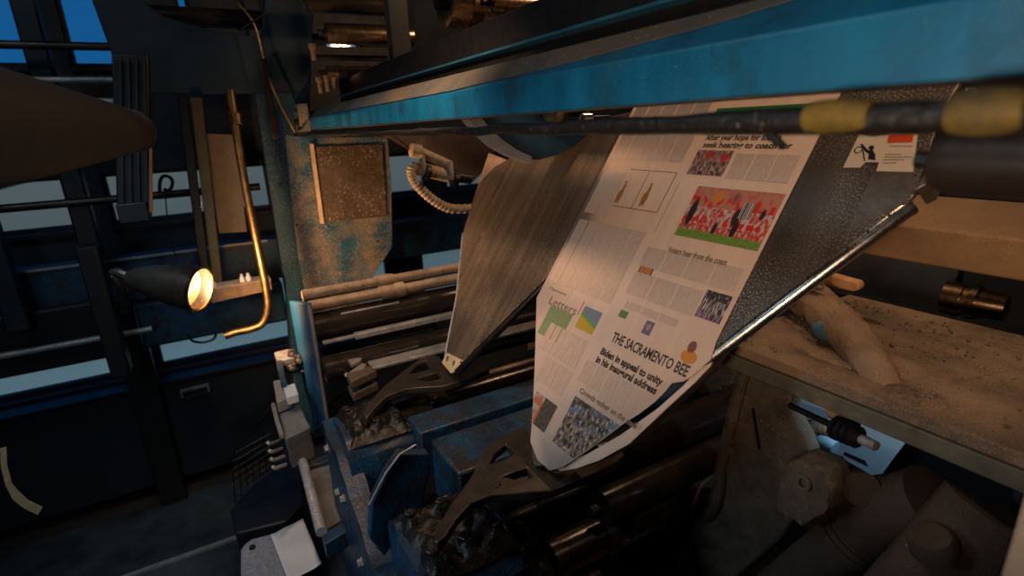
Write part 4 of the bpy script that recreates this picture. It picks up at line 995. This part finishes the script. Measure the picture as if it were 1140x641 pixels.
for i in range(420):
    u_ = random.random() ** 1.6; x_ = random.uniform(1.08, 1.58); y_ = .84 - 1.1 * u_; r_ = random.uniform(.0015, .0045)
    b.ball((x_, y_, -.5345 + r_ * .5), r_, (1, random.uniform(.7, 1.4), .8), 6)
dd = b.build('dust_drift', TABLE); tag(dd, 'loose drifts of brown paper dust around the elbow pipe', 'dust', kind='stuff')

# casting leg under table
t = T('casting_leg', 'brown dusty cast leg with boss under the dusty ledge', 'casting', (1.1, .8, -1.6))
lg = [(803, 396), (842, 402), (880, 428), (878, 462), (893, 486), (905, 520), (895, 560), (870, 600), (800, 660), (740, 660), (775, 575), (797, 530), (806, 470), (818, 420)]
MB().prism([aX(x, y, 1.10) for x, y in lg], (.05, 0, 0)).rough(.004, .05).build('leg_plate', DUSTYD, t, bevel=.008)
MB().tube([aX(x, y, 1.095) for x, y in ((832, 405), (822, 440), (812, 480), (803, 520), (798, 560), (770, 600))], .016, 10, sub=5).rough(.003, .03).build('outer_rib', DUSTYD, t)
hexbolt('bolt', aX(817, 499, 1.098), (-1, 0, 0), .016, DUSTYD, t)
MB().tube([aX(x, y, 1.097) for x, y in ((838, 455), (842, 480), (845, 500))], .004, 6).build('pin', BLACKP, t)
t = T('cross_casting', 'lit brown casting wall behind the newspaper flap', 'casting', (1.5, 1.1, -1.2))
cc = [(700, 480), (742, 436), (790, 395), (822, 400), (808, 450), (804, 470), (770, 452), (745, 466), (720, 500)]
MB().prism([aX(x, y, 1.45) for x, y in cc], (.05, 0, 0)).rough(.006, .05).build('wall_plate', DUSTYD, t, bevel=.006)
MB().prism([aX(x, y, 1.40) for x, y in ((742, 458), (752, 445), (762, 444), (758, 456), (748, 466))], (.05, 0, 0)).build('finger', TAN, t, bevel=.004)
MB().lathe(aX(802, 436, 1.44), (-1, 0, 0), [(0, .022), (.012, .022)], 20).build('boss', DUSTYD, t)
t = T('curved_shroud', 'rounded rusty brown shroud at the bottom beside the black rollers', 'shroud', aX(760, 570, 1.3))
MB().lathe(aX(745, 560, 1.15), (.25, -1, .35), [(0, .02), (.0, .09), (.08, .11), (.20, .12), (.26, .11)], 36).rough(.006, .05).build('shroud', DUSTYD, t)
# low bracket body and valve block
t = T('valve_block', 'squat dusty valve block with a round port left of the big pipe', 'valve', aX(895, 560, 1.0))
vb = [(868, 520), (890, 512), (918, 524), (927, 545), (918, 572), (895, 590), (866, 570), (860, 545)]
MB().prism([aX(x, y, .98) for x, y in vb], (.08, 0, 0)).rough(.014, .04, cuts=3).build('body', DUSTYD, t, bevel=.01)
MB().lathe(aX(897, 537, .982), (-1, 0, .3), [(0, .016), (.012, .016), (.012, .009), (.004, .009)], 20, cap=False).build('port', DUSTYD, t)
# knob on rod
t = T('hand_knob', 'black ribbed knob on a thin rod under the dusty ledge', 'knob', aX(940, 480, 1.08))
ka, kb = aX(879, 451, 1.09), aX(934, 477, 1.06); kd = (kb - ka).normalized()
MB().cyl(ka, kb, .007, 14).build('rod', BLACKP, t)
pf = [(0, .008)]
for i in range(4): pf += [(.004 + i*.014, .026 - i*.001), (.012 + i*.014, .026 - i*.001), (.013 + i*.014, .020)]
MB().lathe(kb - kd*.01, kd, pf + [(.062, .010)], 28).build('knob', BLACKP, t)
MB().cyl(kb + kd*.05, kb + kd*.085, .010, 14).build('tip', SILVER, t)
# tan stub above the knob
tag(MB().cyl(aX(926, 457, 1.12), aX(952, 471, 1.10), .016, 18).rough(.002, .02).build('pipe_stub', TAN), 'short tan pipe stub just above the black knob', 'pipe')
# pale sheet behind
t = T('pale_panel', 'pale blue sheet with painted shadow mark seen under the dusty ledge', 'panel', aX(940, 500, 1.5))
ps = [(874, 430), (1012, 487), (975, 537), (960, 531), (905, 505), (880, 490)]
MB().prism([aX(x, y, 1.50) for x, y in ps], (.01, 0, 0)).build('sheet', PALE, t)
MB().prism([aX(x, y, 1.497) for x, y in ((950, 480), (969, 487), (965, 496), (947, 489))], (.002, 0, 0)).build('grey_patch', flat('grey_patch', (.16, .16, .18)), t)
MB().prism([aX(x, y, 1.497) for x, y in ((940, 503), (963, 513), (966, 519), (958, 515), (939, 506))], (.002, 0, 0)).build('painted_shadow', BKI, t)  # bolt-shaped shadow painted on the sheet as a dark shape
MB().prism([aX(x, y, 1.497) for x, y in ((878, 444), (884, 441), (920, 453), (919, 457), (884, 446), (880, 449))], (.002, 0, 0)).build('pale_stripe', PAPERW, t)
# bracket in blue/tan left of the sheet
t = T('curved_bracket', 'worn light blue and tan curved bracket before the pale sheet', 'bracket', aX(905, 500, 1.3))
MB().tube([aX(x, y, 1.25) for x, y in ((884, 520), (886, 500), (900, 482), (920, 478), (934, 484))], .030, 14, sub=5).rough(.003, .03).build('arch', DUSTYD, t)
MB().tube([aX(x, y, 1.20) for x, y in ((905, 518), (906, 502), (916, 494), (930, 500))], .020, 12, sub=5).rough(.002, .03).build('inner_arch', mat('worn_light_blue', (.10, .19, .25), .6, dust=.4, scale=25), t)
MB().cyl(aX(915, 515, 1.18), aX(960, 545, 1.05), .035, 20).build('stub', PIPED, t)
# pipes at the bottom right
t = T('large_pipe', 'fat brown dusty pipe with flange rising from the bottom edge', 'pipe', aX(880, 640, 1.1))
pa_, pb_ = aX(835, 690, 1.00), aX(970, 582, 1.10)
MB().cyl(pa_, pb_, .062, 32).rough(.002, .03).build('pipe', PIPED, t)
dv = (pb_ - pa_).normalized()
MB().lathe(pa_ + (pb_-pa_)*.80, dv, [(0, .066), (.012, .066), (.012, .070), (.026, .070), (.026, .066), (.04, .066)], 32).build('flange', PIPED, t)
MB().tube([pb_ - dv*.02, pb_ + dv*.05, aX(1005, 566, 1.12), aX(1040, 556, 1.12)], .068, 24, sub=5).build('elbow', PIPED, t)
t = T('large_pipe', 'dark fat pipe in the bottom right corner behind the pale bar', 'pipe', aX(1060, 620, 1.0))
MB().cyl(aX(1000, 690, .95), aX(1110, 570, 1.05), .078, 32).rough(.002, .03).build('pipe', PIPED, t)
MB().lathe(aX(1040, 612, .93), (-.3, .2, .9), [(0, .035), (.02, .035), (.03, .028)], 24).build('cap', PIPED, t)
MB().tube([aX(1010, 607, .92), aX(1040, 606, .92)], .0035, 6).build('bright_edge', SILVER, t)
tag(MB().prism([aX(x, y, .60) for x, y in ((1141, 545), (1130, 585), (1111, 650), (1150, 665), (1175, 560))], (.01, 0, 0)).build('steel_bar', mat('pale_painted_bar', (.42, .34, .26), .5, .2), bevel=.003), 'pale upright bar cut off by the bottom right corner', 'bar')

# =================================================================== LIGHT
def area(name, loc_, tgt, sx, sy, e_, col):
    l = bpy.data.lights.new(name, 'AREA'); l.shape = 'RECTANGLE'; l.size = sx; l.size_y = sy; l.energy = e_; l.color = col
    o = bpy.data.objects.new(name, l); C.objects.link(o); o.location = loc_; o.rotation_euler = (V(tgt) - V(loc_)).to_track_quat('-Z', 'Y').to_euler(); return o
def spot(name, loc_, tgt, ang, e_, col, soft=.06, blend=.6):
    l = bpy.data.lights.new(name, 'SPOT'); l.energy = e_; l.color = col; l.spot_size = math.radians(ang); l.spot_blend = blend; l.shadow_soft_size = soft
    o = bpy.data.objects.new(name, l); C.objects.link(o); o.location = loc_; o.rotation_euler = (V(tgt) - V(loc_)).to_track_quat('-Z', 'Y').to_euler(); return o
spot('press_work_light', (-.35, .0, -.10), (1.0, .66, -.03), 68, 34, (1, .68, .46), .06, .8)
spot('former_work_light', (.12, 1.25, .52), (.75, 1.95, -.72), 100, 44, (1, .62, .37), .06, .8)
spot('ledge_work_light', (1.2, .0, .55), (1.33, .86, -.5), 60, 12, (1, .66, .42), .05, .7)
spot('floor_light', (-.5, 2.1, 1.5), (-.18, 3.1, -2.45), 42, 70, (.66, .86, 1.0), .2, .8)
area('flank_light', (-.85, .95, -.15), (.15, 1.5, -1.4), .3, .3, 5.5, (.66, .85, 1.0))
area('walkway_light', (-1.3, 1.5, 1.9), (-.1, 1.6, -2.0), .8, .8, 12, (.60, .82, 1.0))
area('added_sheet_fill', (1.22, .55, -.62), (1.5, .75, -.9), .08, .08, .6, (.6, .82, 1.0))  # added fill to brighten the pale sheet, no fixture here
pl_ = bpy.data.lights.new('added_roller_fill', 'POINT'); pl_.energy = 34; pl_.color = (1, .62, .36); pl_.shadow_soft_size = .1  # unseen point light added to brighten the top rollers
po_ = bpy.data.objects.new('added_roller_fill', pl_); C.objects.link(po_); po_.location = (1.7, 1.7, 1.0)

w = bpy.data.worlds.new('world'); sc.world = w; w.use_nodes = True; nt = w.node_tree
bg = nt.nodes['Background']; tc = nt.nodes.new('ShaderNodeTexCoord'); sx_ = nt.nodes.new('ShaderNodeSeparateXYZ'); cr_ = nt.nodes.new('ShaderNodeValToRGB'); mr = nt.nodes.new('ShaderNodeMapRange')
nt.links.new(tc.outputs['Generated'], sx_.inputs[0]); nt.links.new(sx_.outputs['Z'], mr.inputs['Value']); mr.inputs['From Min'].default_value = -.5; mr.inputs['From Max'].default_value = .5
nt.links.new(mr.outputs[0], cr_.inputs[0]); nt.links.new(cr_.outputs[0], bg.inputs[0])
el = cr_.color_ramp.elements; el[0].position = 0; el[0].color = (.12, .20, .24, 1); el[1].position = 1; el[1].color = (.008, .09, .27, 1)
for p_, c in ((.18, (.12, .19, .23, 1)), (.35, (.09, .115, .12, 1)), (.47, (.12, .14, .145, 1)), (.53, (.06, .16, .30, 1)), (.60, (.010, .12, .33, 1))):
    e_ = el.new(p_); e_.color = c
bg.inputs['Strength'].default_value = 1.0

# =================================================================== CAMERA
cam = bpy.data.cameras.new('camera'); co = bpy.data.objects.new('camera', cam); C.objects.link(co)
cam.sensor_width = 36; cam.lens = FPX / W * 36; cam.clip_start = .02
co.matrix_world = Matrix(((Rt.x, Up.x, -F.x, 0), (Rt.y, Up.y, -F.y, 0), (Rt.z, Up.z, -F.z, 0), (0, 0, 0, 1)))
cam.dof.use_dof = True; cam.dof.focus_distance = 1.4; cam.dof.aperture_fstop = 2.8
sc.camera = co
bpy.context.view_layer.update()
for o in list(sc.objects):
    if o.parent is None: o.location.z += EYE
sc.cycles.use_denoising = True
vs = sc.view_settings; vs.view_transform = 'Standard'; vs.look = 'None'; vs.gamma = 1; vs.exposure = 0; vs.use_curve_mapping = False
